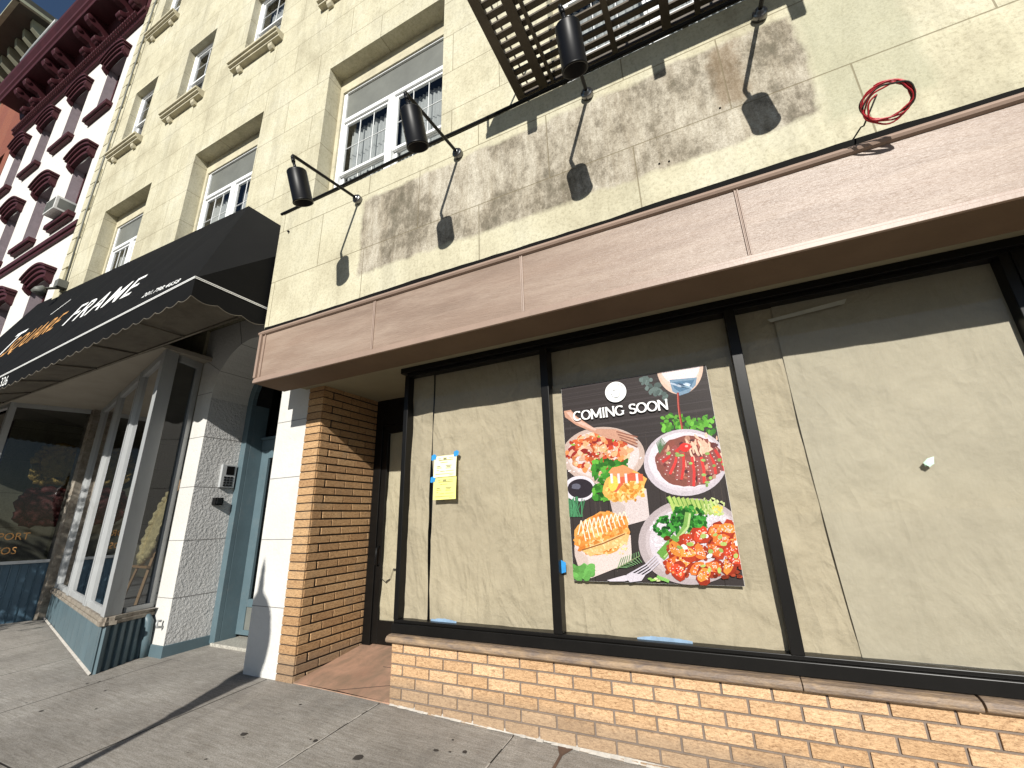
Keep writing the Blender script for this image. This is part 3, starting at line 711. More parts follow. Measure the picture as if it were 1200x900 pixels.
# entrance floor ramp
mb = MB()
n = 6
for k in range(n):
    for j in range(3):
        y0, y1 = 3.4 + .96 * j / 3, 3.4 + .96 * (j + 1) / 3; x0, x1 = -4.08 + 1.24 * k / n, -4.08 + 1.24 * (k + 1) / n
        r = lambda x, y: gz(x, 3.4) + .012 + (y - 3.4) * .13
        mb.face([(x0, y0, r(x0, y0)), (x1, y0, r(x1, y0)), (x1, y1, r(x1, y1)), (x0, y1, r(x0, y1))])
mb.face([(-4.08, 3.4, -.1), (-2.84, 3.4, -.1), (-2.84, 3.4, gz(-2.84, 3.4) + .012), (-4.08, 3.4, gz(-4.08, 3.4) + .012)])
ef = tag(mb.build('entrance_floor', 'pink_tile'), kind='structure')
mb = MB()
for k, (p0, p1) in enumerate([((-3.5, 3.4), (-2.86, 3.74)), ((-3.4, 3.9), (-2.86, 3.95))]):
    r = lambda x, y: gz(x, 3.4) + .0145 + (y - 3.4) * .13
    mb.bar((p0[0], p0[1], r(*p0)), (p1[0], p1[1], r(*p1)), .005, .002)
tag(mb.build('floor_crack', 'mortar_dark'), kind='structure')

# ------------------------------------------------------------------ kraft paper sheets behind the glass
def wrinkle(x, z, s):
    def rdg(t): return 1 - abs(sin(t))
    return (rdg(x * 1.9 + z * 2.7 + s * 1.3) ** 4 * .8 + rdg(x * 4.2 - z * 1.9 + s * 2.1 + .6 * sin(z * 3)) ** 6 * .7 + sin(x * 5.1 + z * 2.3 + s) * .35 + sin(x * 2.2 - z * 6.7 + s * 2) * .3 + sin(x * 11 + z * 9 + s) * .14 + abs(sin(x * 3.1 + z * 4.4 + s * 1.7)) * .5 + abs(sin(x * 7.3 - z * 3.1 + s * 3)) * .22)
def paper(name_label, x0, x1, z0, z1, y, amp=.007, seed=0, topf=None, x0f=None, x1f=None, group='kraft paper sheets covering the shop windows', mat='kraft', nx=40, nz=60, ribs=None, extra=None):
    me = MB(); V = []
    for j in range(nz + 1):
        t = j / nz; row = []
        for i_ in range(nx + 1):
            u = i_ / nx; z = z0 + (z1 - z0) * t
            a = x0f(z) if x0f else x0; b = x1f(z) if x1f else x1
            x = a + (b - a) * u; zt = z
            if topf and j == nz: zt = z + topf(x)
            yy = y - wrinkle(x, z, seed) * amp
            if z < z0 + .35: yy += -.012 * abs(sin(x * 13 + seed) * sin(z * 12 + x * 3)) * (1 - (z - z0) / .35)
            if extra: yy += extra(x, z)
            row.append((x, yy, zt))
        V.append(row)
    me.v = [p for r in V for p in r]; n = nx + 1
    for j in range(nz):
        for i_ in range(nx):
            k = j * n + i_; me.f.append((k, k + 1, k + n + 1, k + n)); me.m.append(0); me.c.append(None); me.smooth.append(True)
    o = me.build('kraft_paper_sheet', mat, base=((x0 + x1) / 2, y, z0))
    return tag(o, name_label, 'paper sheet', group)
paper('narrow kraft paper strip at the left edge of the leftmost shop window', -2.842, -2.595, .60, 2.96, 3.520, .011, 1, x1f=lambda z: -2.592 + .012 * sin(z * 3), nx=14)
paper('wide kraft paper sheet behind the two yellow notices', -2.575, -1.3, .60, 2.96, 3.535, .011, 2, x0f=lambda z: -2.578 + .03 * max(0, (1.0 - z)) + .006 * sin(z * 5))
paper('kraft paper sheet behind the coming soon food poster', -1.3, .25, .60, 2.585, 3.525, .014, 3, topf=lambda x: .012 * sin(x * 9))
paper('dark kraft strip across the top of the poster window', -1.3, .25, 2.50, 2.96, 3.548, .004, 4, nz=14)
paper('kraft paper strip right of the thick black mullion, lapped under the wide sheet', .25, .60, .60, 2.96, 3.530, .013, 5, nx=16, x1f=lambda z: .60 - .02 * (z - .6) / 2)
paper('broad smooth kraft paper sheet with the small green sticker, in the rightmost window', .56, 1.80, .60, 2.96, 3.510, .0055, 6, x0f=lambda z: .588 - .045 * (z - .6) / 2.2 - .012 * sin((z - .6) * 1.5), mat='kraft_smooth')
paper('crumpled kraft paper taped inside the recessed shop door', -3.87, -3.06, .36, 2.57, 4.352, .014, 7, group=None, mat='kraft_warm', nx=30)
paper('kraft paper covering the side pane of the shop window facing the door', -2.84, -2.835, .60, 2.94, 3.9, 0, 8, nx=1, nz=1) if False else None
mb = MB(); mb.face([(-2.845, 3.55, .6), (-2.845, 4.28, .6), (-2.845, 4.28, 2.94), (-2.845, 3.55, 2.94)])
tag(mb.build('kraft_paper_sheet', 'kraft', base=(-2.845, 3.9, .6)), 'kraft paper on the side pane that faces the recessed shop door', 'paper sheet', 'kraft paper sheets covering the shop windows')
mb = MB(); mb.box(-2.81, 9, 3.60, 3.64, .3, 3.06); mb.build('backing_wall', 'room_dark', cb)
mb = MB(); mb.box(-4.2, -2.7, 4.40, 4.45, 0, 3.1); mb.build('backing_wall', 'room_dark', cb)
mb = MB(); tp = [(-3.87, .80), (-3.80, .76), (-3.74, .80), (-3.70, .90), (-3.60, .905), (-3.45, .90), (-3.30, .905)]
for k, (a, b) in enumerate(zip(tp, tp[1:])): mb.face([(a[0], 4.325, a[1] - .004), (b[0], 4.325, b[1] - .004), (b[0], 4.325, b[1] + .008), (a[0], 4.325, a[1] + (.02 if k in (1, 3) else .008))])
tag(mb.build('paper_tear', 'dark_seam', base=(-3.6, 4.325, .85)), 'jagged dark tear across the paper in the recessed shop door', 'paper tear')
# strips of masking tape / torn bits
def strip(lbl, pts, mat, name='tape_strip', cat='tape'):
    m_ = MB(); m_.face(pts); 
    c = pts[0]; return tag(m_.build(name, mat, base=c), lbl, cat)
strip('bluish clear tape strip at the top of the rightmost papered window', [(.52, 3.481, 2.80), (.98, 3.481, 2.835), (1.0, 3.481, 2.87), (.50, 3.481, 2.825)], 'tape_clear')
for a, b, z, l in ((-2.52, -2.25, .612, 'crumpled blue tape at the foot of the sheet behind the yellow notices'), (-.72, -.35, .612, 'blue tape at the bottom edge of the sheet below the food poster')):
    m_ = MB(); n = 8; r5 = random.Random(int(a * 100))
    for k in range(n):
        x0, x1 = a + (b - a) * k / n, a + (b - a) * (k + 1) / n
        h0, h1 = .012 * sin(pi * k / n) + r5.uniform(.0, .008), .012 * sin(pi * (k + 1) / n) + .004
        m_.face([(x0, 3.4775, z - .01), (x1, 3.4775, z - .01), (x1, 3.4785, z + h1), (x0, 3.4785, z + h0)])
    tag(m_.build('tape_strip', 'blue_tape_faded' if 'blue_tape_faded' in MATS else 'blue_tape', base=(a, 3.478, z)), l, 'tape')
strip('small blue tape tab beside the left edge of the food poster', [(-1.262, 3.478, 1.02), (-1.225, 3.478, 1.03), (-1.222, 3.478, 1.10), (-1.262, 3.478, 1.12)], 'blue_tape')
mb = MB()
mb.face([(1.125, 3.462, 1.70), (1.15, 3.460, 1.725), (1.185, 3.462, 1.735), (1.175, 3.458, 1.70), (1.14, 3.462, 1.685)])
mb.face([(1.13, 3.456, 1.69), (1.16, 3.459, 1.71), (1.178, 3.461, 1.695), (1.15, 3.458, 1.675)])
mb.face([(1.128, 3.464, 1.70), (1.14, 3.474, 1.70), (1.14, 3.474, 1.68), (1.13, 3.464, 1.68)])
paint('mint', (.45, .66, .52), .5, .2, 30)
tag(mb.build('sticker_scrap', 'mint', base=(1.15, 3.46, 1.7)), 'crumpled pale green sticker scrap on the rightmost window', 'sticker')
# yellow permit notices with blue tape
def notice(zt, zb, mat, lbl, tabs):
    t = thing('notice', (-2.38, 3.468, zb), lbl, 'notice', 'yellow permit notices')
    m_ = MB(); xl, xr = -2.512, -2.252; n = 6
    for k in range(n):
        a, b = zb + (zt - zb) * k / n, zb + (zt - zb) * (k + 1) / n
        ya, yb = 3.462 - .010 * sin(pi * .5 * (1 - k / n)), 3.462 - .010 * sin(pi * .5 * (1 - (k + 1) / n))
        m_.face([(xl, ya, a), (xr, ya - .004, a), (xr, yb - .004, b), (xl, yb, b)])
    m_.build('sheet', mat, t)
    m_ = MB(); r6 = random.Random(4); w = xr - xl
    def ln(u0, u1, v, h=.0035):
        z = zt - (zt - zb) * v; yy = 3.4615 - .010 * sin(pi * .5 * v) - .004
        m_.box(xl + w * u0, xl + w * u1, yy - .0015, yy - .0005, z - h / 2, z + h / 2)
    ln(.42, .56, .14, .016); ln(.2, .3, .13); ln(.68, .85, .12); ln(.22, .85, .21, .005); ln(.3, .62, .32); ln(.15, .3, .50, .006); ln(.15, .36, .57); ln(.55, .8, .48, .006); ln(.58, .76, .54, .006); ln(.55, .78, .60); ln(.15, .24, .68); ln(.3, .5, .74); ln(.55, .9, .73); ln(.1, .9, .86, .003); ln(.72, .85, .93)
    m_.build('printed_lines', 'ink', t)
    for x, z in tabs:
        s_ = MB(); s_.face([(x - .028, 3.4535, z - .02), (x + .02, 3.4535, z - .025), (x + .032, 3.4535, z + .012), (x + .008, 3.4535, z + .03), (x - .02, 3.4535, z + .02)]); s_.face([(x - .028, 3.452, z - .028), (x - .002, 3.452, z - .032), (x + .004, 3.452, z + .022), (x - .025, 3.452, z + .02)])
        s_.build('blue_tape_tab', 'blue_tape', t)
notice(2.052, 1.848, 'pale_yellow_sheet', 'pale yellow notice taped on the window, the upper of the two', [(-2.515, 2.045), (-2.255, 2.062)])
notice(1.846, 1.638, 'yellow_sheet', 'bright yellow notice taped directly under the paler one', [(-2.52, 1.832)])

# ------------------------------------------------------------------ food poster
PX0, PX1, PZ0, PZ1 = -1.162, .028, .972, 2.545
po = thing('poster', (-.567, 3.47, PZ0), 'large coming soon food poster with rice bowls and sandwiches on the middle window', 'poster')
TL, TR, BR, BL = (48, 157), (520, 82), (655, 810), (95, 790)
def homog(src, dst):
    A = [];
    for (x, y), (u, v) in zip(src, dst):
        A.append([x, y, 1, 0, 0, 0, -u * x, -u * y, u]); A.append([0, 0, 0, x, y, 1, -v * x, -v * y, v])
    n = 8
    for i_ in range(n):
        p = max(range(i_, n), key=lambda r: abs(A[r][i_])); A[i_], A[p] = A[p], A[i_]
        for r in range(n):
            if r != i_:
                f = A[r][i_] / A[i_][i_]; A[r] = [a - f * b for a, b in zip(A[r], A[i_])]
    h = [A[i_][8] / A[i_][i_] for i_ in range(n)] + [1]
    return h
PW, PH = PX1 - PX0, PZ1 - PZ0
Hm = homog([TL, TR, BR, BL], [(0, PH), (PW, PH), (PW, 0), (0, 0)])     # artwork sketch sheet -> poster metres
def uv(x, y):
    d = Hm[6] * x + Hm[7] * y + 1; return ((Hm[0] * x + Hm[1] * y + Hm[2]) / d, (Hm[3] * x + Hm[4] * y + Hm[5]) / d)
class Art:
    def __init__(s): s.mb = MB(); s.k = 0; s.r = random.Random(11)
    def poly(s, pts, col):
        s.k += 1; y = 3.4725 - s.k * 6e-6
        out = []
        # clip to the sheet
        def clip(P, f, g):
            o = []
            for a, b in zip(P, P[1:] + P[:1]):
                fa, fb = f(a), f(b)
                if fa >= 0: o.append(a)
                if fa * fb < 0: t = fa / (fa - fb); o.append((a[0] + (b[0] - a[0]) * t, a[1] + (b[1] - a[1]) * t))
            return o
        P = list(pts)
        for f in (lambda p: p[0], lambda p: PW - p[0], lambda p: p[1], lambda p: PH - p[1]):
            P = clip(P, f, 0)
            if len(P) < 3: return
        s.mb.face([(PX0 + u, y, PZ0 + v) for u, v in P][::1], 0, col)
    def P(s, pts, col): s.poly([uv(*p) for p in pts], tuple(c * .66 * (.92 if i_ == 1 else 1) for i_, c in enumerate(col)))
    def blob(s, x, y, rx, ry, col, n=10, rot=0, jit=.15, raw=False):
        """ellipse in sketch coordinates"""
        pts = []
        for k in range(n):
            a = 2 * pi * k / n; j = 1 + s.r.uniform(-jit, jit); px, py = cos(a) * rx * j, sin(a) * ry * j
            pts.append((x + px * cos(rot) - py * sin(rot), y + px * sin(rot) + py * cos(rot)))
        s.P(pts, col)
    def grad(s, x, y, rx, ry, c0, c1, steps=5, n=40, shift=(0, 0)):
        for k in range(steps):
            t = k / (steps - 1) if steps > 1 else 0; sc = 1 - .13 * k
            s.blob(x + shift[0] * t, y + shift[1] * t, rx * sc, ry * sc, tuple(a + (b - a) * t for a, b in zip(c0, c1)), n, 0, 0)
    def line(s, pts, w, col):
        for a, b in zip(pts, pts[1:]):
            dx, dy = b[0] - a[0], b[1] - a[1]; L = math.hypot(dx, dy) or 1; nx_, ny_ = -dy / L * w / 2, dx / L * w / 2
            s.P([(a[0] + nx_, a[1] + ny_), (b[0] + nx_, b[1] + ny_), (b[0] - nx_, b[1] - ny_), (a[0] - nx_, a[1] - ny_)], col)
A = Art(); R_ = A.r
def J(c, v=.2): k = 1 + R_.uniform(-v, v); return tuple(min(1, max(0, x * k)) for x in c)
A.poly([(0, 0), (PW, 0), (PW, PH), (0, PH)], (.034, .028, .027))
for k in range(60):   # dark wood planks and grain below, smoother board above
    u = R_.uniform(0, PW); v = R_.uniform(0, PH * .62); A.poly([(u, v), (u + .006, v), (u + .012, v + .28), (u + .008, v + .28)], J((.045, .036, .032), .6))
for k in range(9): A.poly([(k * .15 + .02, 0), (k * .15 + .026, 0), (k * .15 + .03, PH * .62), (k * .15 + .026, PH * .62)], (.02, .016, .014))
for k in range(40):
    v = PH * .66 + R_.random() * PH * .33; A.poly([(0, v), (PW, v + .02), (PW, v + .027), (0, v + .005)], J((.042, .035, .035), .25))
# steam-like grey-green leaves
for k in range(34): A.blob(310 + k * 2.4 + R_.uniform(-14, 14), 125 + k * 1.9 + R_.uniform(-16, 16), R_.uniform(5, 13), R_.uniform(4, 9), J((.13, .19, .165), .35), 9, R_.random() * 3)
# parsley at the back
for k in range(90):
    x = R_.uniform(375, 560); y = 272 + R_.uniform(-24, 34) + (8 if 455 < x < 485 else -6 if 400 < x < 450 else 0)
    A.blob(x, y, R_.uniform(5, 12), R_.uniform(4, 9), J(R_.choice([(.10, .36, .035), (.16, .50, .06), (.05, .22, .03)]), .3), 8, R_.random() * 3, .25)
# cup with sauce
A.grad(436, 88, 76, 90, (.78, .60, .44), (.93, .84, .74), 5, shift=(-4, -4))
A.blob(436, 80, 66, 66, (.93, .87, .79), 32, jit=0)
A.P([(402, 130), (492, 122), (488, 148), (466, 172), (436, 182), (412, 168)], (.22, .36, .45)); A.P([(410, 138), (484, 130), (470, 158), (436, 170), (418, 158)], (.10, .22, .32))
for k in range(12): A.blob(R_.uniform(415, 480), R_.uniform(138, 162), R_.uniform(6, 14), 3, J(R_.choice([(.55, .70, .78), (.05, .10, .16), (.3, .5, .6)])), 8, .3)
A.line([(430, 172), (432, 215), (440, 262), (449, 310), (456, 350)], 7, (.30, .035, .03)); A.line([(429, 175), (433, 235), (446, 300)], 2.4, (.62, .18, .12))
# plate 1 (top left) with wooden fork
A.grad(188, 378, 136, 94, (.60, .50, .40), (.84, .78, .70), 4)
A.blob(188, 374, 118, 78, (.78, .72, .64), 40, jit=0)
for k in range(150): A.blob(190 + R_.gauss(0, 46), 400 + R_.gauss(0, 24), R_.uniform(3, 6), R_.uniform(2, 3.5), J((.86, .84, .78), .08), 6, R_.random() * 3)
for k in range(240):
    a = R_.random() * 6.28; r = R_.random() ** .5; x = 172 + cos(a) * r * 100; y = 372 + sin(a) * r * 62
    A.blob(x, y, R_.uniform(7, 17), R_.uniform(5, 11), J(R_.choice([(.78, .30, .10), (.86, .46, .22), (.55, .07, .03), (.36, .04, .03), (.90, .58, .36), (.70, .16, .05)]), .25), 7, R_.random() * 3, .3)
    if k % 3 == 0: A.blob(x + 2, y - 3, 4, 2.5, (.96, .80, .62), 6, R_.random() * 3)
    if k % 9 == 0: A.blob(x, y, R_.uniform(4, 9), R_.uniform(3, 6), J((.25, .50, .08), .3), 7)
A.P([(58, 232), (80, 228), (100, 250), (160, 290), (228, 292), (286, 316), (300, 346), (255, 332), (200, 322), (150, 300), (98, 278), (62, 252)], (.62, .37, .24))
A.P([(66, 236), (80, 234), (110, 262), (165, 292), (160, 297), (90, 266)], (.80, .56, .42))
for k in range(4): A.line([(230 + k * 5, 300 + k * 9), (300, 318 + k * 11)], 4, (.30, .14, .09))
# dark sauce dish
A.blob(112, 487, 52, 42, (.80, .80, .80), 30, jit=0); A.blob(114, 487, 42, 32, (.035, .03, .035), 30, jit=0); A.blob(100, 480, 16, 10, (.14, .15, .18), 12)
# bowl 2 (top right)
A.grad(457, 402, 136, 110, (.62, .60, .60), (.88, .86, .85), 4)
A.blob(457, 394, 122, 92, (.82, .80, .79), 40, jit=0)
A.blob(470, 398, 110, 84, (.26, .10, .07), 40, jit=.04)
for k in range(110):
    a = R_.random() * 6.28; r = R_.random() ** .5; A.blob(480 + cos(a) * r * 100, 395 + sin(a) * r * 74, R_.uniform(7, 15), R_.uniform(4, 9), J(R_.choice([(.30, .10, .07), (.44, .16, .10), (.20, .06, .05), (.70, .40, .26), (.12, .05, .05)]), .3), 7, R_.random() * 3, .3)
for k in range(40): A.blob(520 + R_.gauss(0, 34), 350 + R_.gauss(0, 18), R_.uniform(8, 16), R_.uniform(3, 6), J((.88, .62, .42), .2), 7, .6 + R_.random(), .3)
for x0, y0, x1, y1 in [(372, 400, 432, 352), (398, 440, 424, 366), (436, 458, 442, 372), (476, 480, 470, 384), (510, 470, 500, 384), (548, 440, 528, 370), (578, 430, 545, 360)]:
    A.line([(x0, y0), ((x0 + x1) / 2 + 5, (y0 + y1) / 2), (x1, y1)], 26, J((.34, .11, .09), .2)); A.line([(x0 + 9, y0), ((x0 + x1) / 2 + 13, (y0 + y1) / 2), (x1 + 8, y1)], 9, J((.68, .06, .05), .2))
    for k in range(6): A.blob(x0 + (x1 - x0) * k / 6 - 6, y0 + (y1 - y0) * k / 6, 2.6, 1.8, (.85, .70, .60), 6)
A.blob(456, 352, 18, 14, (.74, .05, .04), 10); A.blob(460, 348, 6, 4, (.95, .5, .4), 6)
for k in range(16): A.blob(R_.uniform(370, 590), R_.uniform(360, 480), R_.uniform(5, 9), R_.uniform(4, 6), J((.30, .52, .14), .3), 8)
for k in range(9): A.line([(372, 372), (362 + k * 4, 320 + abs(k - 4) * 4)], 2.4, (.10, .22, .10))
# lettuce + sandwich 1 in a paper box
for k in range(130): A.blob(R_.uniform(156, 268), R_.uniform(395, 520) - 0, R_.uniform(6, 15), R_.uniform(5, 11), J(R_.choice([(.05, .26, .03), (.12, .42, .05), (.03, .14, .02)]), .3), 7, R_.random() * 3, .35)
A.P([(205, 500), (330, 488), (342, 588), (262, 610), (225, 570)], (.72, .67, .60)); A.P([(205, 500), (262, 545), (262, 610), (222, 572)], (.60, .54, .47))
A.blob(258, 478, 72, 52, (.86, .50, .12), 22, -.3, .08)
for k in range(120):
    a = R_.random() * 6.28; r = R_.random() ** .5; A.blob(262 + cos(a) * r * 64, 496 + sin(a) * r * 36, R_.uniform(5, 12), R_.uniform(4, 8), J(R_.choice([(.90, .60, .16), (.80, .40, .07), (.95, .74, .32), (.66, .28, .04)]), .2), 7, R_.random() * 3, .3)
A.P([(205, 490), (222, 452), (262, 432), (318, 440), (320, 462), (262, 462), (232, 500)], (.72, .16, .07)); A.blob(245, 430, 40, 18, (.88, .36, .14), 14, -.1); A.blob(222, 470, 16, 24, (.92, .70, .12), 12)
for x in (215, 238, 262, 298): A.line([(x, 438), (x + 3, 470)], 8, (.93, .82, .78))
# herbs left
for k in range(34): x = R_.uniform(78, 122); A.line([(x, 580), (x + R_.uniform(-24, 18), 512 + R_.uniform(0, 20))], 3, J((.07, .26, .11), .4))
# sandwich 2 in paper box
A.P([(96, 640), (280, 640), (286, 728), (152, 782), (118, 770), (98, 700)], (.78, .70, .60)); A.P([(96, 680), (140, 712), (152, 782), (118, 770), (98, 708)], (.66, .58, .48))
A.blob(186, 636, 92, 70, (.84, .42, .10), 26, -.25, .06)
for k in range(260):
    a = R_.random() * 6.28; r = R_.random() ** .5; A.blob(188 + cos(a) * r * 84, 634 + sin(a) * r * 62 - cos(a) * r * 18, R_.uniform(5, 14), R_.uniform(4, 9), J(R_.choice([(.88, .46, .11), (.80, .32, .06), (.92, .60, .20), (.70, .24, .04)]), .2), 7, R_.random() * 3, .3)
A.P([(118, 690), (260, 632), (276, 640), (270, 664), (150, 710)], (.82, .56, .20))
for k in range(60): A.blob(130 + R_.random() * 138, 700 - 0 + R_.uniform(-10, 8) - 46 * R_.random(), R_.uniform(3, 7), 3, J((.93, .72, .32), .15), 6, R_.random() * 3)
A.line([(120, 690), (190, 668), (262, 636)], 4, (.30, .12, .04))
for k in range(11): x = 108 + k * 14; A.line([(x, 640 - k * 5), (x + 10, 592 - k * 3), (x + 20, 634 - k * 5), (x + 26, 660 - k * 6)], 3.6, (.95, .88, .66))
for k in range(18): A.blob(R_.uniform(96, 162), R_.uniform(744, 788), R_.uniform(9, 20), R_.uniform(7, 14), J((.14, .42, .09), .3), 9, R_.random() * 3)
# big bowl bottom right
A.grad(482, 662, 176, 142, (.50, .46, .43), (.78, .74, .70), 4)
A.blob(486, 654, 154, 120, (.60, .56, .53), 40, jit=0); A.blob(490, 660, 148, 116, (.70, .69, .68), 40, jit=0)
for k in range(420):
    a = R_.random() * 6.28; r = R_.random() ** .5; A.blob(480 + cos(a) * r * 138, 640 + sin(a) * r * 96, R_.uniform(3, 7), R_.uniform(1.6, 3), J((.88, .88, .87), .12), 6, R_.random() * 3)
for k in range(11):
    x = 402 + k * 15; A.line([(x, 514 + k * 1.5), (x + 12, 536 + k * 2), (x + 22, 566 + k)], 13, J((.46, .66, .16), .15)); A.line([(x - 4, 516 + k * 1.5), (x + 6, 538 + k * 2)], 3, (.12, .32, .05))
A.blob(564, 556, 18, 14, (.95, .70, .10), 9)
for k in range(34): A.blob(R_.uniform(520, 585), R_.uniform(520, 575), R_.uniform(4, 9), 3, J((.60, .74, .30), .2), 7, R_.random() * 3)
for cx, cy, rx, ry in ((400, 612, 42, 36), (482, 590, 48, 44), (446, 578, 36, 30), (500, 606, 28, 28)):
    for k in range(95):
        a = R_.random() * 6.28; r = R_.random() ** .5; A.blob(cx + cos(a) * r * rx, cy + sin(a) * r * ry, R_.uniform(4, 9), R_.uniform(4, 8), J(R_.choice([(.02, .15, .02), (.04, .26, .03), (.07, .38, .05), (.015, .08, .015)]), .25), 7, R_.random() * 3, .3)
A.line([(468, 566), (462, 610), (436, 650), (384, 716)], 20, (.22, .46, .10)); A.line([(474, 570), (468, 614), (430, 660), (390, 712)], 7, (.52, .72, .28)); A.line([(430, 646), (376, 706)], 26, (.16, .40, .07)); A.line([(500, 632), (462, 640)], 12, (.40, .60, .16))
ch = [(430, 690), (470, 664), (512, 640), (560, 628), (600, 622), (420, 740), (462, 722), (508, 700), (560, 690), (610, 690), (440, 760), (500, 752), (556, 748), (604, 742), (625, 720), (520, 772), (470, 700), (630, 660), (580, 660)]
for k in range(120): A.blob(R_.uniform(392, 645), R_.uniform(650, 780), R_.uniform(6, 12), R_.uniform(5, 9), J((.30, .05, .02), .5), 7)
for x, y in ch:
    A.blob(x, y, 34, 24, J((.42, .05, .02), .2), 9, R_.random() * 3, .18); A.blob(x - 2, y - 3, 28, 18, J(R_.choice([(.78, .20, .04), (.66, .08, .03), (.86, .34, .06)]), .2), 9, R_.random() * 3, .2)
    for k in range(7): A.blob(x + R_.gauss(0, 11), y - 3 + R_.gauss(0, 7), R_.uniform(4, 9), R_.uniform(2, 4), J(R_.choice([(.90, .40, .12), (.50, .04, .02), (.93, .62, .40)]), .2), 6, R_.random() * 3)
    for k in range(16): A.blob(x + R_.gauss(0, 13), y - 4 + R_.gauss(0, 8), 2.1, 1.4, (.96, .88, .78), 6, R_.random() * 3)
for k in range(18): A.blob(R_.uniform(440, 635), R_.uniform(610, 770), R_.uniform(7, 12), R_.uniform(5, 8), J(R_.choice([(.45, .62, .16), (.90, .92, .80), (.30, .46, .10)]), .15), 9, R_.random() * 3, .1)
# metal fork, rosemary, chopped scallion
A.P([(205, 788), (262, 772), (285, 772), (300, 782), (262, 792), (215, 792)], (.74, .73, .73))
for k in range(4): A.line([(270 + k * 9, 772 + k * 6), (330 + k * 6, 738 + k * 6), (364 + k * 4, 706 + k * 8)], 4.6, (.66, .66, .68))
A.P([(262, 776), (290, 764), (330, 772), (318, 790), (280, 795)], (.70, .70, .71))
for k in range(17): A.line([(240 + k * 4.4, 748 - k * 2.3), (262 + k * 3.4 + (6 if k % 2 else -10), 722 - k * 1.2 + (26 if k % 2 else -8))], 2.4, J((.16, .34, .14), .3))
A.line([(236, 750), (312, 708)], 3, (.24, .32, .14))
for k in range(9): A.blob(345 + k * 7, 784 + R_.uniform(-5, 6), 7, 4, J(R_.choice([(.30, .62, .12), (.70, .80, .40)]), .2), 8)
A.line([(368, 776), (408, 792)], 10, (.25, .60, .14))
pm = A.mb.build('printed_sheet', 'print', po)
top = 3.4725 - A.k * 6e-6
mb = MB(); mb.face([(PX0 - .001, 3.4735, PZ0 - .001), (PX1 + .001, 3.4735, PZ0 - .001), (PX1 + .001, 3.4735, PZ1 + .001), (PX0 - .001, 3.4735, PZ1 + .001)]); mb.build('backing_sheet', 'white_print', po)
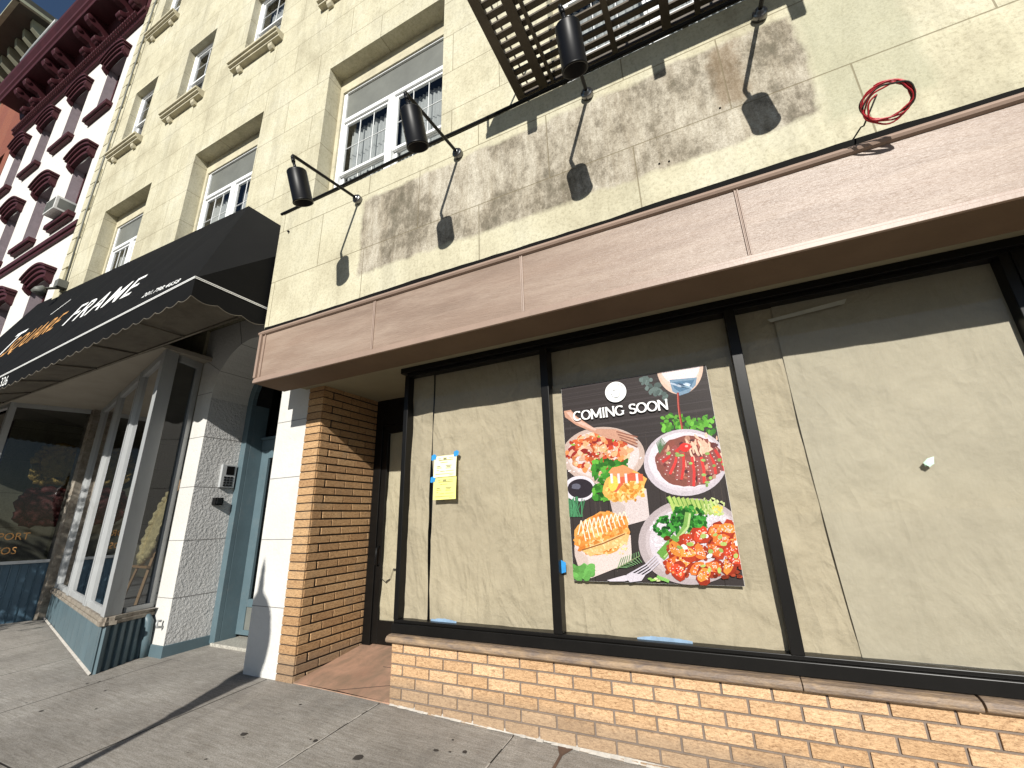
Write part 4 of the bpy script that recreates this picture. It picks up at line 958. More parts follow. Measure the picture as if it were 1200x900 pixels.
# COMING SOON in a flared serif cut: sans strokes plus small serifs
def ptf(u0, v0, y=top - .001):
    return lambda x, y_, z: (PX0 + u0 + x, y, PZ0 + v0 + y_)
u0, v0 = uv(92, 268); u1, v1 = uv(403, 233)
def serif_word(s_, u, v, h, w_total, mat):
    """letters drawn as broad-nib strokes in a 1 x 1 box each"""
    def arc(cx, cz, rx, rz, a0, a1, n=18): return [(cx + rx * cos(radians(a0 + (a1 - a0) * k / n)), cz + rz * sin(radians(a0 + (a1 - a0) * k / n))) for k in range(n + 1)]
    G = {'C': (.86, [arc(.45, .5, .38, .47, 48, 312)], [(.70, .80, .75, 1.0), (.70, 0, .75, .2)]), 'O': (1.0, [arc(.5, .5, .42, .47, 0, 360, 28)], []),
         'M': (1.15, [[(.12, 0), (.12, 1)], [(.12, 1), (.57, .12)], [(.57, .12), (1.02, 1)], [(1.02, 1), (1.02, 0)]], [(.02, 0, .24, .05), (.9, 0, 1.13, .05), (.0, .95, .16, 1), (.98, .95, 1.15, 1)]),
         'I': (.36, [[(.18, 0), (.18, 1)]], [(.04, 0, .32, .05), (.04, .95, .32, 1)]),
         'N': (.98, [[(.12, 0), (.12, 1)], [(.12, 1), (.84, .02)], [(.84, 0), (.84, 1)]], [(.02, 0, .24, .05), (.0, .95, .16, 1), (.72, .95, .96, 1)]),
         'G': (.96, [arc(.46, .5, .39, .47, 48, 318), [(.78, .1), (.78, .42)]], [(.6, .40, .92, .46), (.72, .80, .77, 1.0)]),
         'S': (.72, [arc(.36, .73, .26, .24, 30, 255, 16) + arc(.36, .26, .28, .24, 80, -150, 16)], [(.56, .78, .61, 1.0), (.08, .02, .13, .24)]), ' ': (.42, [], [])}
    tot = sum(G[c][0] for c in s_) ; sx = w_total / tot; m_ = MB(); x = 0; yy = top - .0012
    for c in s_:
        w, strokes, serifs = G[c]
        for st in strokes:
            for k, (a, b) in enumerate(zip(st, st[1:])):
                # broad nib: vertical strokes thick, horizontals thin
                pa = (u + (x + a[0]) * sx, v + a[1] * h); pb = (u + (x + b[0]) * sx, v + b[1] * h)
                t = .0068; th = .0035
                m_.face([(PX0 + pa[0] - t, yy, PZ0 + pa[1] - th), (PX0 + pa[0] + t, yy, PZ0 + pa[1] - th), (PX0 + pa[0] + t, yy, PZ0 + pa[1] + th), (PX0 + pa[0] - t, yy, PZ0 + pa[1] + th)]) if False else None
                hull = [(pa[0] - t, pa[1] - th), (pa[0] + t, pa[1] - th), (pa[0] + t, pa[1] + th), (pa[0] - t, pa[1] + th), (pb[0] - t, pb[1] - th), (pb[0] + t, pb[1] - th), (pb[0] + t, pb[1] + th), (pb[0] - t, pb[1] + th)]
                hull = sorted(set(hull)); lo = []; up = []
                cr = lambda o, a_, b_: (a_[0] - o[0]) * (b_[1] - o[1]) - (a_[1] - o[1]) * (b_[0] - o[0])
                for p_ in hull:
                    while len(lo) > 1 and cr(lo[-2], lo[-1], p_) <= 0: lo.pop()
                    lo.append(p_)
                for p_ in reversed(hull):
                    while len(up) > 1 and cr(up[-2], up[-1], p_) <= 0: up.pop()
                    up.append(p_)
                yy -= 4e-6
                m_.face([(PX0 + p_[0], yy, PZ0 + p_[1]) for p_ in lo[:-1] + up[:-1]])
        for a0, b0, a1, b1 in serifs:
            yy -= 4e-6
            m_.face([(PX0 + u + (x + a0) * sx, yy, PZ0 + v + b0 * h), (PX0 + u + (x + a1) * sx, yy, PZ0 + v + b0 * h), (PX0 + u + (x + a1) * sx, yy, PZ0 + v + b1 * h), (PX0 + u + (x + a0) * sx, yy, PZ0 + v + b1 * h)])
        x += w
    return m_.build('lettering', mat, po)
serif_word('COMING SOON', u0 - .0, v0 + .006, .080, u1 - u0, 'white_print')
# round badge: white disc, ring of tiny letters, a bowl outline
cu_, cv_ = uv(228, 171); br_ = .088
m_ = MB(); m_.face([(PX0 + cu_ + br_ * cos(a), top - .001, PZ0 + cv_ + br_ * sin(a)) for a in [2 * pi * k / 40 for k in range(40)]]); m_.build('round_badge', 'white_print', po)
m_ = MB(); yb = top - .0016
def ring(m_, r, w, a0, a1, cx=0, cz=0, n=24, sy=1):
    for k in range(n):
        a, b = radians(a0 + (a1 - a0) * k / n), radians(a0 + (a1 - a0) * (k + 1) / n)
        m_.face([(PX0 + cu_ + cx + (r + s * w / 2) * cos(t), yb, PZ0 + cv_ + cz + (r + s * w / 2) * sin(t) * sy) for s, t in ((-1, a), (1, a), (1, b), (-1, b))])
ring(m_, .062, .003, 190, 250); ring(m_, .062, .003, 290, 350)
ring(m_, .036, .005, 180, 360, cz=-.012); ring(m_, .036, .004, 0, 360, cz=-.012, sy=.25); ring(m_, .022, .004, 20, 160, cz=.0); ring(m_, .012, .004, 0, 180, cx=-.012, cz=.002)
m_.box(PX0 + cu_ - .015, PX0 + cu_ + .015, yb - .0005, yb, PZ0 + cv_ - .056, PZ0 + cv_ - .052)
m_.build('badge_drawing', 'badge_ink', po)
wd = 'TWENTY BOWLS'
for k, c in enumerate(wd):
    if c == ' ': continue
    a = radians(190 - 200 * (k + .5) / len(wd)); ca, sa_ = cos(a - pi / 2), sin(a - pi / 2)
    def xf(x, y_, z, a=a, ca=ca, sa_=sa_): return (PX0 + cu_ + .062 * cos(a) + x * ca - y_ * sa_, yb, PZ0 + cv_ + .062 * sin(a) + x * sa_ + y_ * ca)
    text(c, .025, 'badge_ink', po, xf, align='CENTER', extrude=0, name='badge_letter')

# ------------------------------------------------------------------ spot lamps on arms
def make_lamp(loc, label):
    t = thing('sign_lamp', loc, label, 'wall lamp', 'black cylinder lamps over the sign band'); X, Y, Z = loc
    m_ = MB(); m_.lathe([(0, -.002), (.048, -.002), (.052, -.008), (.052, -.045), (.046, -.052), (.03, -.055), (.03, -.07), (0, -.07)], (X, Y, Z), (0, 1, 0), 24); m_.build('wall_box', 'steel', t)
    m_ = MB(); E = Vector((X + .035, Y - .85, Z - .15))
    m_.tube([(X, Y - .05, Z), (X + .003, Y - .10, Z - .006), tuple(E + Vector((0, .02, .004))), tuple(E + Vector((.002, -.008, -.004))), tuple(E + Vector((.006, -.016, -.025))), tuple(E + Vector((.012, -.012, -.05)))], .0155, 12); m_.build('arm', 'black_metal', t)
    m_ = MB(); P = E + Vector((.03, .03, -.165)); th = radians(22)
    ax = Vector((.0, sin(th), -cos(th)))
    m_.tube([tuple(E + Vector((.012, -.012, -.045))), tuple(E + Vector((.018, -.004, -.085)))], .017, 10); m_.tube([tuple(E + Vector((.018, -.004, -.085))), tuple(P)], .013, 10); m_.build('swivel', 'black_metal', t)
    m_ = MB(); m_.lathe([(0, -.004), (.080, -.004), (.086, .004), (.087, .012), (.088, .285), (.091, .287), (.091, .300), (.080, .300), (.080, .12), (0, .12)], P, ax, 32); m_.build('shade', 'black_metal', t)
    return t
lamp = make_lamp((-3.20, YB, 4.93), 'black cylinder lamp on a long arm, nearest the awning')
def dup(o, loc, label):
    r = o.copy(); COL.objects.link(r); r.location = loc; r['label'] = label
    for c in o.children:
        d_ = c.copy(); COL.objects.link(d_); d_.parent = r
        for g in c.children: e = g.copy(); COL.objects.link(e); e.parent = d_
    return r
dup(lamp, (-1.865, YB, 4.945), 'black cylinder lamp in front of the big white window')
dup(lamp, (-.529, YB, 4.965), 'black cylinder lamp hanging in front of the fire escape slats')
dup(lamp, (.80, YB, 4.985), 'rightmost wall lamp, its shade above the picture and shadow below')

# red wire coil lying against the top of the fascia
wc = thing('wire_coil', (1.165, 2.55, 3.5), 'loose coil of red wire sticking out above the fascia moulding', 'wire coil')
m_ = MB(); rg = random.Random(8); pts = []
cx0 = Vector((1.165, 2.55, 3.60))
nrm = Vector((-.25, -.70, -.62)).normalized(); uu = Vector((1, 0, 0)); uu = (uu - nrm * uu.dot(nrm)).normalized(); ww = nrm.cross(uu)
T = 5; nn = 44 * T
for k in range(nn):
    a = 2 * pi * k / 44 + 2.2; t = k / 44
    r = .100 + .010 * sin(a * .93 + 1) + .009 * sin(a * 2.13) + .004 * sin(a * 5.3) + .004 * (t - 2); off = .014 * sin(a * .37 + t)
    pts.append(tuple(cx0 + uu * r * cos(a) + ww * r * sin(a) * .93 + nrm * off))
m_.tube(pts, .0048, 7); m_.build('loops', 'red_wire', wc)
m_ = MB(); m_.tube([tuple(Vector(p) + nrm * .006 + uu * .003) for p in pts[60:95]], .0045, 7); m_.tube([tuple(Vector(p) - nrm * .005 - uu * .006) for p in pts[110:170]], .0035, 7); m_.build('dark_strand', 'dark_seam', wc)
m_ = MB(); e = Vector(pts[0]); m_.tube([tuple(e), tuple(e + Vector((-.05, .12, -.08))), (1.08, 2.70, 3.62), (1.06, YB, 3.64)], .0048, 7)
m_.build('tail', 'dark_seam', wc)
# black cable conduits along the ledge
m_ = MB(); P = []; x = XL - .02
while x < XR: P.append((x, YB + .03 + .004 * sin(x * 3), ZL + .017 + .006 * sin(x * 1.7))); x += .3
m_.tube([(p[0], p[1] - .03, p[2] + .002) for p in P], .017, 8); m_.tube([(p[0], p[1] + .005, p[2] + .03 + .005 * sin(p[0] * 4)) for p in P], .013, 8)
cbk = m_.build('cable', 'black_metal', base=(XL, YB, ZL)); tag(cbk, 'pair of black cables laid along the ledge over the sign band', 'cable')
m_ = MB(); m_.lathe([(0, 0), (.012, 0), (.014, -.02), (0, -.022)], (-4.36, YB - .001, 4.93), (0, 1, 0), 10)
for x, z in ((-.05, 4.0), (.02, 3.99), (.42, 4.3)): m_.lathe([(0, -.001), (.006, -.001), (.008, -.004), (0, -.006)], (x, YB, z), (0, 1, 0), 8)
tag(m_.build('wall_bolt', 'black_metal', base=(-4.36, YB, 4.93)), 'old bolt stubs left in the stucco sign band', 'bolt')

# ------------------------------------------------------------------ fire escape
fe = thing('fire_escape', (.8, 2.4, 5.5), 'brown iron fire escape balcony of flat slats seen from below', 'fire escape')
FX0, FX1, FY0, FY1, FZ = -1.27, 4.4, 1.83, 3.06, 5.55
m_ = MB()
m_.box(FX0, FX0 + .085, FY0, FY1, FZ - .01, FZ + .05); m_.box(FX1 - .085, FX1, FY0, FY1, FZ - .01, FZ + .05)
m_.box(FX0 + .085, FX1 - .085, FY0, FY0 + .06, FZ - .01, FZ + .05); m_.box(FX0 + .085, FX1 - .085, FY1 - .05, FY1, FZ - .012, FZ + .05)
m_.build('frame', 'iron_brown', fe)
for xa, w in ((-1.02, .085), (-.895, .03), (-.29, .05), (.15, .075), (.42, .045), (1.1, .05), (1.7, .075), (2.4, .05), (3.1, .075), (3.8, .05)):
    m_ = MB(); m_.box(xa, xa + w, FY0 + .06, FY1 - .05, FZ - .028, FZ + .012); m_.build('beam', 'iron_brown', fe)
y = FY0 + .11; m_ = MB()
while y < FY1 - .08:
    m_.box(FX0 + .085, FX1 - .085, y, y + .052, FZ + .0135, FZ + .034); y += .0905
m_.build('slats', 'iron_brown', fe)
for x in (-.83, .30, 1.26, 2.3, 3.4):
    m_ = MB(); m_.prism([(FY0 + .01, FZ - .19), (FY0 + .05, FZ - .19), (FY0 + .06, FZ - .011), (FY0, FZ - .011)], 'x', x, x + .085); m_.bar((x + .04, FY1 - .01, FZ + .02), (x + .04, 3.44, FZ + .02), .05, .03)
    m_.build('bracket', 'iron_brown', fe)
m_ = MB()
for x in [FX0 + .02 + k * .71 for k in range(9)]: m_.tube([(x, FY0 + .02, FZ + .05), (x, FY0 + .02, FZ + 1.0)], .013, 8)
for z in (.5, 1.0): m_.bar((FX0, FY0 + .02, FZ + z), (FX1, FY0 + .02, FZ + z), .01, .035)
for x in (FX0 + .02, FX1 - .02):
    m_.bar((x, FY0, FZ + 1.0), (x, 3.4, FZ + 1.0), .01, .035); m_.bar((x, FY0, FZ + .5), (x, 3.4, FZ + .5), .01, .035)
m_.build('railing', 'iron_brown', fe)

# ------------------------------------------------------------------ awning of the frame shop
AX1, AX0 = -4.59, -14.5
def zf(x): return 3.93 + .058 * (x + 4.58)           # front bottom edge
def zb_(x): return 3.845 + .012 * (x + 5)
def zt_(x): return 6.52 + .036 * (-x - 6.35)
YA = 2.075
aw = thing('awning', (-9, 3.4, 3.8), 'black fabric awning with white and gold lettering over the frame shop', 'awning')
m_ = MB(); n = 12
xs_ = [-6.35 + (AX0 + 6.35) * k / n for k in range(n + 1)]
m_.face([(AX1, YA, zf(AX1)), (-6.35, 3.395, zt_(-6.35)), (xs_[0], YA, zf(xs_[0]))])
for a, b in zip(xs_, xs_[1:]):
    m_.face([(a, YA, zf(a)), (a, 3.395, zt_(a)), (b, 3.395, zt_(b)), (b, YA, zf(b))])
m_.face([(AX1, YA, zf(AX1)), (AX1 - .01, 3.395, 5.15), (-6.35, 3.395, zt_(-6.35))]); m_.face([(AX1, YA, zf(AX1)), (AX1, 3.395, 3.93), (AX1 - .01, 3.395, 5.15)])
m_.face([(AX0, YA, zf(AX0)), (AX0, 3.395, zf(AX0)), (AX0, 3.395, zt_(AX0))])
m_.build('canopy', 'awning_black', aw)
m_ = MB(); VH = .245
def scallop(pts, m_, mi=0, edge=None):
    """pts: function t->(x,y,ztop), length L"""
def val(p0, p1, nsc, m_, e_):
    K = nsc * 8
    for k in range(K):
        t0, t1 = k / K, (k + 1) / K
        def P(t):
            x = p0[0] + (p1[0] - p0[0]) * t; y_ = p0[1] + (p1[1] - p0[1]) * t; z_ = p0[2] + (p1[2] - p0[2]) * t
            s = abs(sin(pi * t * nsc)); return (x, y_, z_, VH - .035 + .035 * s)
        a, b = P(t0), P(t1)
        w = .008 * sin(t0 * nsc * 2.1 * pi)
        m_.face([(a[0], a[1], a[2]), (b[0], b[1], b[2]), (b[0], b[1], b[2] - b[3]), (a[0], a[1], a[2] - a[3])], 0, sm=True)
        e_.tube([(a[0], a[1] - .002, a[2] - a[3]), (b[0], b[1] - .002, b[2] - b[3])], .005, 5, cap=False)
e_ = MB()
val((AX1, YA, zf(AX1)), (AX0, YA, zf(AX0)), 46, m_, e_); val((AX1, YA, zf(AX1)), (AX1, 3.39, 3.93), 5, m_, e_)
vl = m_.build('valance', 'awning_black', aw); e_.build('edge_binding', 'awning_under', vl)
m_ = MB()
for dz in (-.004, .012):
    m_.bar((AX1 + .003, YA - .005, zf(AX1) + dz), (AX0, YA - .005, zf(AX0) + dz), .004, .008); m_.bar((AX1 + .004, YA, 3.93 + dz), (AX1 + .004, 3.39, 3.93 + dz), .004, .008)
m_.build('white_piping', 'white_print', aw)
m_ = MB()
for a, b in zip([AX1 - .01] + xs_[1:], xs_[1:]):
    m_.face([(a, YA + .01, zf(a) - .03), (b, YA + .01, zf(b) - .03), (b, 2.74, zb_(b)), (a, 2.74, zb_(a))])
un = m_.build('underside_cloth', 'awning_under', aw)
m_ = MB(); x = -4.85
while x > AX0:
    m_.tube([(x, YA + .01, zf(x) - .045), (x, 2.74, zb_(x) - .015)], .012, 8); x -= 1.13
m_.tube([(AX1 - .02, 2.74, zb_(AX1) - .012), (AX0, 2.74, zb_(AX0) - .012)], .016, 8)
m_.build('frame_tube', 'awning_under', aw)
# lettering lies in the sloping canopy: u along x, v up the slope
def awx(u0, v0, drop=0, sh=-.55):
    def f(x, y_, z):
        X = u0 + x + sh * y_; v = v0 + y_ + drop * x; L = math.hypot(3.395 - YA, zt_(X) - zf(X)); t = v / L
        nY, nZ = -(zt_(X) - zf(X)) / L, (3.395 - YA) / L
        return (X, YA + (3.395 - YA) * t + nY * (.006 + z), zf(X) + (zt_(X) - zf(X)) * t + nZ * (.006 + z))
    return f
text('FRAME', 1.0, 'white_print', aw, awx(-9.36, 1.10, -.09), shear=0, offset=.004, sx=.70, extrude=.001, space=1.14)
text('SQUARE', .90, 'gold_print', aw, awx(-11.75, 1.14, .05), shear=0, offset=.004, sx=.50, extrude=.001, space=1.14)
text('T', 1.3, 'white_print', aw, awx(-12.2, 1.2), shear=0, offset=.0, sx=.62, extrude=.001)
text('201.798.4658', .20, 'white_print', aw, awx(-6.05, .34, -.19), shear=0, offset=.001, sx=.80, extrude=.001, space=1.12)
m_ = MB(); f_ = awx(0, 0); m_.face([f_(-10.41, 2.28, 0), f_(-10.35, 2.28, 0), f_(-9.91, 2.64, 0), f_(-9.97, 2.64, 0)]); m_.build('lettering', 'white_print', aw)
text('326', .20, 'white_print', aw, lambda x, y_, z: (-9.25 + x, YA - .006, zf(-9) - .19 + y_), sx=.9, extrude=0)

# ------------------------------------------------------------------ frame shop front
fs = thing('frame_shop_front', (-6.6, 2.8, 0), 'blue panelled bay shop front with tall aluminium framed windows and grey corner post', 'shop front')
C1 = Vector((-6.56, 2.82, 0)); G_ = Vector((-11.3, 3.98, 0)); ST = .475; TOP = 3.80
dv = (G_ - C1); LD = dv.length; dv.normalize(); nv = Vector((dv.y, -dv.x, 0))   # outward normal
if nv.y > 0: nv = -nv
def on(t, o=0, z=0): p = C1 + dv * t + nv * o; return (p.x, p.y, z)
def slab(mb, t0, t1, o0, o1, z0, z1, mi=0):
    a, b, c, d_ = on(t0, o0), on(t1, o0), on(t1, o1), on(t0, o1)
    i = len(mb.v); mb.v += [(p[0], p[1], z0) for p in (a, b, c, d_)] + [(p[0], p[1], z1) for p in (a, b, c, d_)]
    for q_ in ((0, 3, 2, 1), (4, 5, 6, 7), (0, 1, 5, 4), (1, 2, 6, 5), (2, 3, 7, 6), (3, 0, 4, 7)):
        mb.f.append(tuple(i + k for k in q_)); mb.m.append(mi); mb.c.append(None); mb.smooth.append(False)
# base panels: smooth on the long side, ribbed on the return
m_ = MB(); m_.prism([(C1.x, C1.y), (-6.745, 3.395), (-6.76, 6), (-11.5, 6), (G_.x, G_.y)], 'z', -.25, ST - .055)
t = .1
while t < LD: slab(m_, t, t + .005, .0, .0015, -.1, ST - .06); t += .42
base = m_.build('base_panel', 'blue_paint', fs)
rv = Vector((-6.745, 3.395, 0)) - C1; RL = rv.length; rv.normalize(); rn = Vector((rv.y, -rv.x, 0))
if rn.x < 0: rn = -rn
def rp(t, o, z=0): p = C1 + rv * t + rn * o; return (p.x, p.y) if z is None else (p.x, p.y, z)
m_ = MB()
for k in range(6):
    t0 = .012 + k * .094; m_.prism([rp(t0, -.02, None), rp(t0 + .012, .03, None), rp(t0 + .055, .03, None), rp(t0 + .068, -.02, None)], 'z', -.12, ST - .06)
m_.build('ribbed_panel', 'blue_paint', fs, bevel=.004)
m_ = MB(); m_.tube([(-6.68, 3.36, -.06), (-6.655, 3.34, .20), (-6.65, 3.33, .36), (-6.68, 3.31, .41), (-6.75, 3.31, .42)], .046, 14); m_.build('drain_pipe', 'blue_paint', fs)
m_ = MB()
slab(m_, -.03, LD, -.12, .035, ST - .055, ST - .015); slab(m_, -.015, LD, -.10, .02, ST - .015, ST + .03)
m_.prism([rp(-.02, .05, None), rp(RL - .01, .05, None), rp(RL, -.08, None), rp(0, -.08, None)], 'z', ST - .054, ST - .014); m_.prism([rp(0, .035, None), rp(RL - .01, .035, None), rp(RL, -.08, None), rp(0, -.08, None)], 'z', ST - .014, ST + .031)
m_.build('sill', 'old_sill', fs, bevel=.004)
# corner post and mullions
m_ = MB(); m_.prism([(C1.x + .01, C1.y - .01), rp(.19, .012, None), rp(.20, -.07, None), (C1.x - .165, C1.y + .03)], 'z', ST + .03, TOP); m_.build('corner_post', 'aluminium', fs, bevel=.008)
for t, w in ((1.28, .12), (1.52, .0), (2.92, .12), (4.42, .12)):
    if w == 0: continue
    m_ = MB(); slab(m_, t, t + .055, -.07, .01, ST + .03, TOP); slab(m_, t + .12, t + .175, -.07, .01, ST + .03, TOP); slab(m_, t + .055, t + .12, -.07, -.03, ST + .03, TOP, 1)
    m_.build('mullion', ['aluminium', 'black_frame'], fs, bevel=.003)
m_ = MB(); slab(m_, .1, LD, -.07, .0, TOP - .10, TOP); slab(m_, .1, LD, -.065, -.01, ST + .03, ST + .10)

def rs(t0, t1, z0, z1, o0=-.06, o1=.005): m_.prism([rp(t0, o1, None), rp(t1, o1, None), rp(t1, o0, None), rp(t0, o0, None)], 'z', z0, z1)
rs(.24, RL - .005, TOP - .10, TOP - .002); rs(.24, RL - .005, ST + .031, ST + .09); rs(RL - .075, RL - .004, ST + .09, TOP - .1)
m_.build('frame_rail', 'aluminium', fs, bevel=.003)
m_ = MB()
p, q2 = on(.1, -.035), on(LD, -.035); m_.face([(*p[:2], ST + .05), (*q2[:2], ST + .05), (*q2[:2], TOP - .05), (*p[:2], TOP - .05)])
m_.build('display_pane', 'dark_glass', fs)
m_ = MB(); m_.face([rp(.2, -.03, ST + .05), rp(RL - .05, -.03, ST + .05), rp(RL - .05, -.03, TOP - .05), rp(.2, -.03, TOP - .05)]); m_.build('side_pane', 'dark_glass', fs)
# meeting corner post and the second window
H_ = Vector((-11.75, 2.95, 0))
m_ = MB(); m_.prism([(-11.22, 3.86), (-11.22, 4.05), (-11.45, 4.05), (-11.45, 3.84)], 'z', -.1, TOP); m_.build('brown_corner_post', 'old_sill', fs)
m_ = MB(); m_.prism([(-11.33, 3.86), (-11.45, 4.0), (-12.05, 4.0), (-12.05, 2.9), (-11.78, 2.9)], 'z', -.25, .93); 
for k in range(9):
    f = k / 9; p = Vector((-11.35, 3.83, 0)).lerp(Vector((-11.76, 2.94, 0)), f); m_.box(p.x - .004, p.x + .02, p.y - .008, p.y + .008, -.2, .92)
m_.build('base_panel', 'blue_dark', fs)
m_ = MB(); m_.bar((-11.31, 3.85, .955), (-11.77, 2.86, .955), .07, .05); m_.bar((-11.33, 3.85, TOP - .04), (-11.79, 2.86, TOP - .04), .07, .08); m_.box(-11.83, -11.74, 2.84, 2.93, -.2, TOP); m_.box(-14.4, -11.83, 2.86, 2.92, TOP - .08, TOP); m_.box(-14.4, -11.83, 2.86, 2.92, .93, .98); m_.box(-14.4, -11.83, 2.88, 2.92, -.2, .93)
m_.build('frame_rail', 'aluminium', fs)
m_ = MB(); m_.face([(-11.33, 3.86, .95), (-11.77, 2.90, .95), (-11.77, 2.90, TOP), (-11.33, 3.86, TOP)]); m_.face([(-11.83, 2.89, .95), (-14.4, 2.89, .95), (-14.4, 2.89, TOP), (-11.83, 2.89, TOP)]); m_.build('side_window_pane', 'dark_glass', fs)
def wtext(u0, z0):
    A0, B0 = Vector((-11.77, 2.90, 0)), Vector((-11.33, 3.86, 0)); d_ = (B0 - A0).normalized(); n_ = Vector((d_.y, -d_.x, 0))
    def f(x, y_, z): p = A0 + d_ * (u0 + x) + n_ * .012; return (p.x, p.y, z0 + y_)
    return f
text('PASSPORT', .17, 'gold_print', fs, wtext(-.02, 1.34), sx=.92, extrude=0); text('PHOTOS', .17, 'gold_print', fs, wtext(-.02, 1.10), sx=.92, extrude=0)
m_ = MB()
# interior: floors, walls, ceilings
m_.face([(-6.62, 2.86, ST + .028), (-6.75, 6, ST + .028), (-11.2, 6, ST + .028), (-11.2, 4.0, ST + .028)], 1)
m_.face([(-6.745, 3.42, 0), (-6.745, 7, 0), (-6.745, 7, 3.8), (-6.745, 3.42, 3.8)], 0); m_.face([(-14.4, 7, 0), (-6.7, 7, 0), (-6.7, 7, 3.8), (-14.4, 7, 3.8)], 0)
m_.build('interior', ['shop_interior', 'plank_floor'], fs)
m_ = MB(); m_.box(-14.4, -6.54, 2.76, 7, TOP, TOP + .06); m_.build('ceiling', 'shop_ceiling', fs)
m_ = MB(); m_.box(-14.4, -6.74, 3.36, 3.42, TOP + .06, 4.34); m_.build('header_wall', 'stucco', fs)
m_ = MB(); m_.tube([(-8.05, 4.4, 3.8), (-8.05, 4.4, 3.5)], .02, 8); m_.lathe([(.0, 0), (.05, 0), (.13, -.07), (.14, -.11), (.0, -.12)], (-8.05, 4.4, 3.5), (0, 0, 1), 20, 1)
tag(m_.build('ceiling_lamp', ['black_metal', 'white_print'], base=(-8.05, 4.4, 3.5)), 'round white pendant lamp inside the frame shop window', 'ceiling lamp')
# easel with an ornate oval frame in the display
es = thing('easel', (-7.08, 3.5, .5), 'pale wooden display easel standing in the bay window', 'easel')
m_ = MB()
for a, b in (((-6.86, 3.24, .505), (-7.03, 3.56, 2.12)), ((-7.36, 3.30, .505), (-7.08, 3.56, 2.12)), ((-7.12, 4.0, .505), (-7.06, 3.58, 2.08))): 
    m2 = MB(); m2.bar(a, b, .035, .025); m2.build('leg', 'wood_pale', es, bevel=.003)
m_.bar((-6.86, 3.30, .98), (-7.34, 3.36, .98), .05, .03); m_.build('ledge', 'wood_pale', es, bevel=.003)
fr = thing('picture_frame', (-7.08, 3.33, 1.0), 'pale gold carved oval frame resting on the wooden easel', 'picture frame')
m_ = MB(); c0 = Vector((-7.06, 3.40, 1.50)); ua = Vector((-.98, .10, 0)).normalized(); ub = Vector((.02, .20, .98)).normalized(); un_ = ua.cross(ub)
P = []
for k in range(73):
    a = 2 * pi * k / 72; r = 1 + .035 * sin(a * 11) + .02 * sin(a * 23); P.append(tuple(c0 + ua * .19 * r * cos(a) + ub * .44 * r * sin(a)))
m_.tube(P, [.045 + .012 * sin(k * 1.9) for k in range(73)], 8); m_.build('carved_rim', 'gold_leaf_pale', fr)
m_ = MB(); m_.face([tuple(c0 - un_ * .01 + ua * .17 * cos(2 * pi * k / 30) + ub * .42 * sin(2 * pi * k / 30)) for k in range(30)]); m_.build('mirror_panel', 'gold_leaf_pale', fr)
# framed pieces hanging in the side window
def carved(name, c, rx, rz, mat, lbl, thick):
    t_ = thing(name, c, lbl, 'picture frame'); d_ = Vector((-.42, -.9, 0)).normalized()
    n_ = Vector((d_.y, -d_.x, 0)); 
    if n_.x < 0: n_ = -n_
    P = []; rq = random.Random(len(lbl))
    for k in range(61):
        a = 2 * pi * k / 60; r = 1 + .05 * sin(a * 9) + .03 * sin(a * 17); ex = lambda v: math.copysign(abs(v) ** .6, v)
        P.append(tuple(Vector(c) + d_ * rx * r * ex(cos(a)) + Vector((0, 0, rz * r * ex(sin(a))))))
    m_ = MB(); m_.tube(P, [thick * (1 + .25 * sin(k * 2.3)) for k in range(61)], 8); m_.build('carved_rim', mat, t_)
    m_ = MB(); n = 24; cc = Vector(c)
    for k in range(n):
        a, b = 2 * pi * k / n, 2 * pi * (k + 1) / n
        m_.face([tuple(cc), tuple(cc + d_ * rx * cos(a) + Vector((0, 0, rz * sin(a)))), tuple(cc + d_ * rx * cos(b) + Vector((0, 0, rz * sin(b))))])
    m_.build('panel', mat, t_)
carved('picture_frame', (-11.75, 3.72, 2.72), .30, .34, 'gold_leaf', 'gilded carved frame in the dark side window, above the red one', .07)
carved('picture_frame', (-11.75, 3.72, 1.92), .34, .30, 'red_carved', 'dark red carved frame low in the dark side window above the gold lettering', .07)

# entry phone and keypad on the stone reveal
ip = thing('entry_phone', (-6.36, 3.8, 2.1), 'grey entry phone panel with speaker grille on the stone door reveal', 'entry phone')
m_ = MB(); m_.box(-6.38, -6.335, 3.70, 3.90, 1.98, 2.30); m_.build('housing', 'aluminium', ip, bevel=.006)
m_ = MB(); m_.box(-6.336, -6.330, 3.76, 3.87, 2.16, 2.28); m_.build('screen', 'black_frame', ip)
m_ = MB()
for k in range(4):
    for j in range(3): m_.box(-6.336, -6.329, 3.74 + j * .045, 3.775 + j * .045, 2.0 + k * .036, 2.026 + k * .036)
m_.build('button', 'steel', ip)
kp = thing('key_box', (-6.36, 3.72, 1.8), 'small black key box below the entry phone', 'key box')
m_ = MB(); m_.box(-6.38, -6.30, 3.66, 3.77, 1.74, 1.84); m_.build('housing', 'black_metal', kp, bevel=.006)
m_ = MB(); m_.box(-6.301, -6.296, 3.68, 3.75, 1.755, 1.825); m_.build('dial', 'steel', kp, bevel=.002)
m_ = MB(); m_.tube([(-6.46, 3.40, .30), (-6.46, 3.33, .31), (-6.46, 3.32, .35), (-6.47, 3.33, .38), (-6.47, 3.37, .37)], .014, 8)
tag(m_.build('wall_hook', 'aluminium', base=(-6.46, 3.4, .3)), 'small grey bent pipe stub low on the white stone pilaster', 'pipe stub')

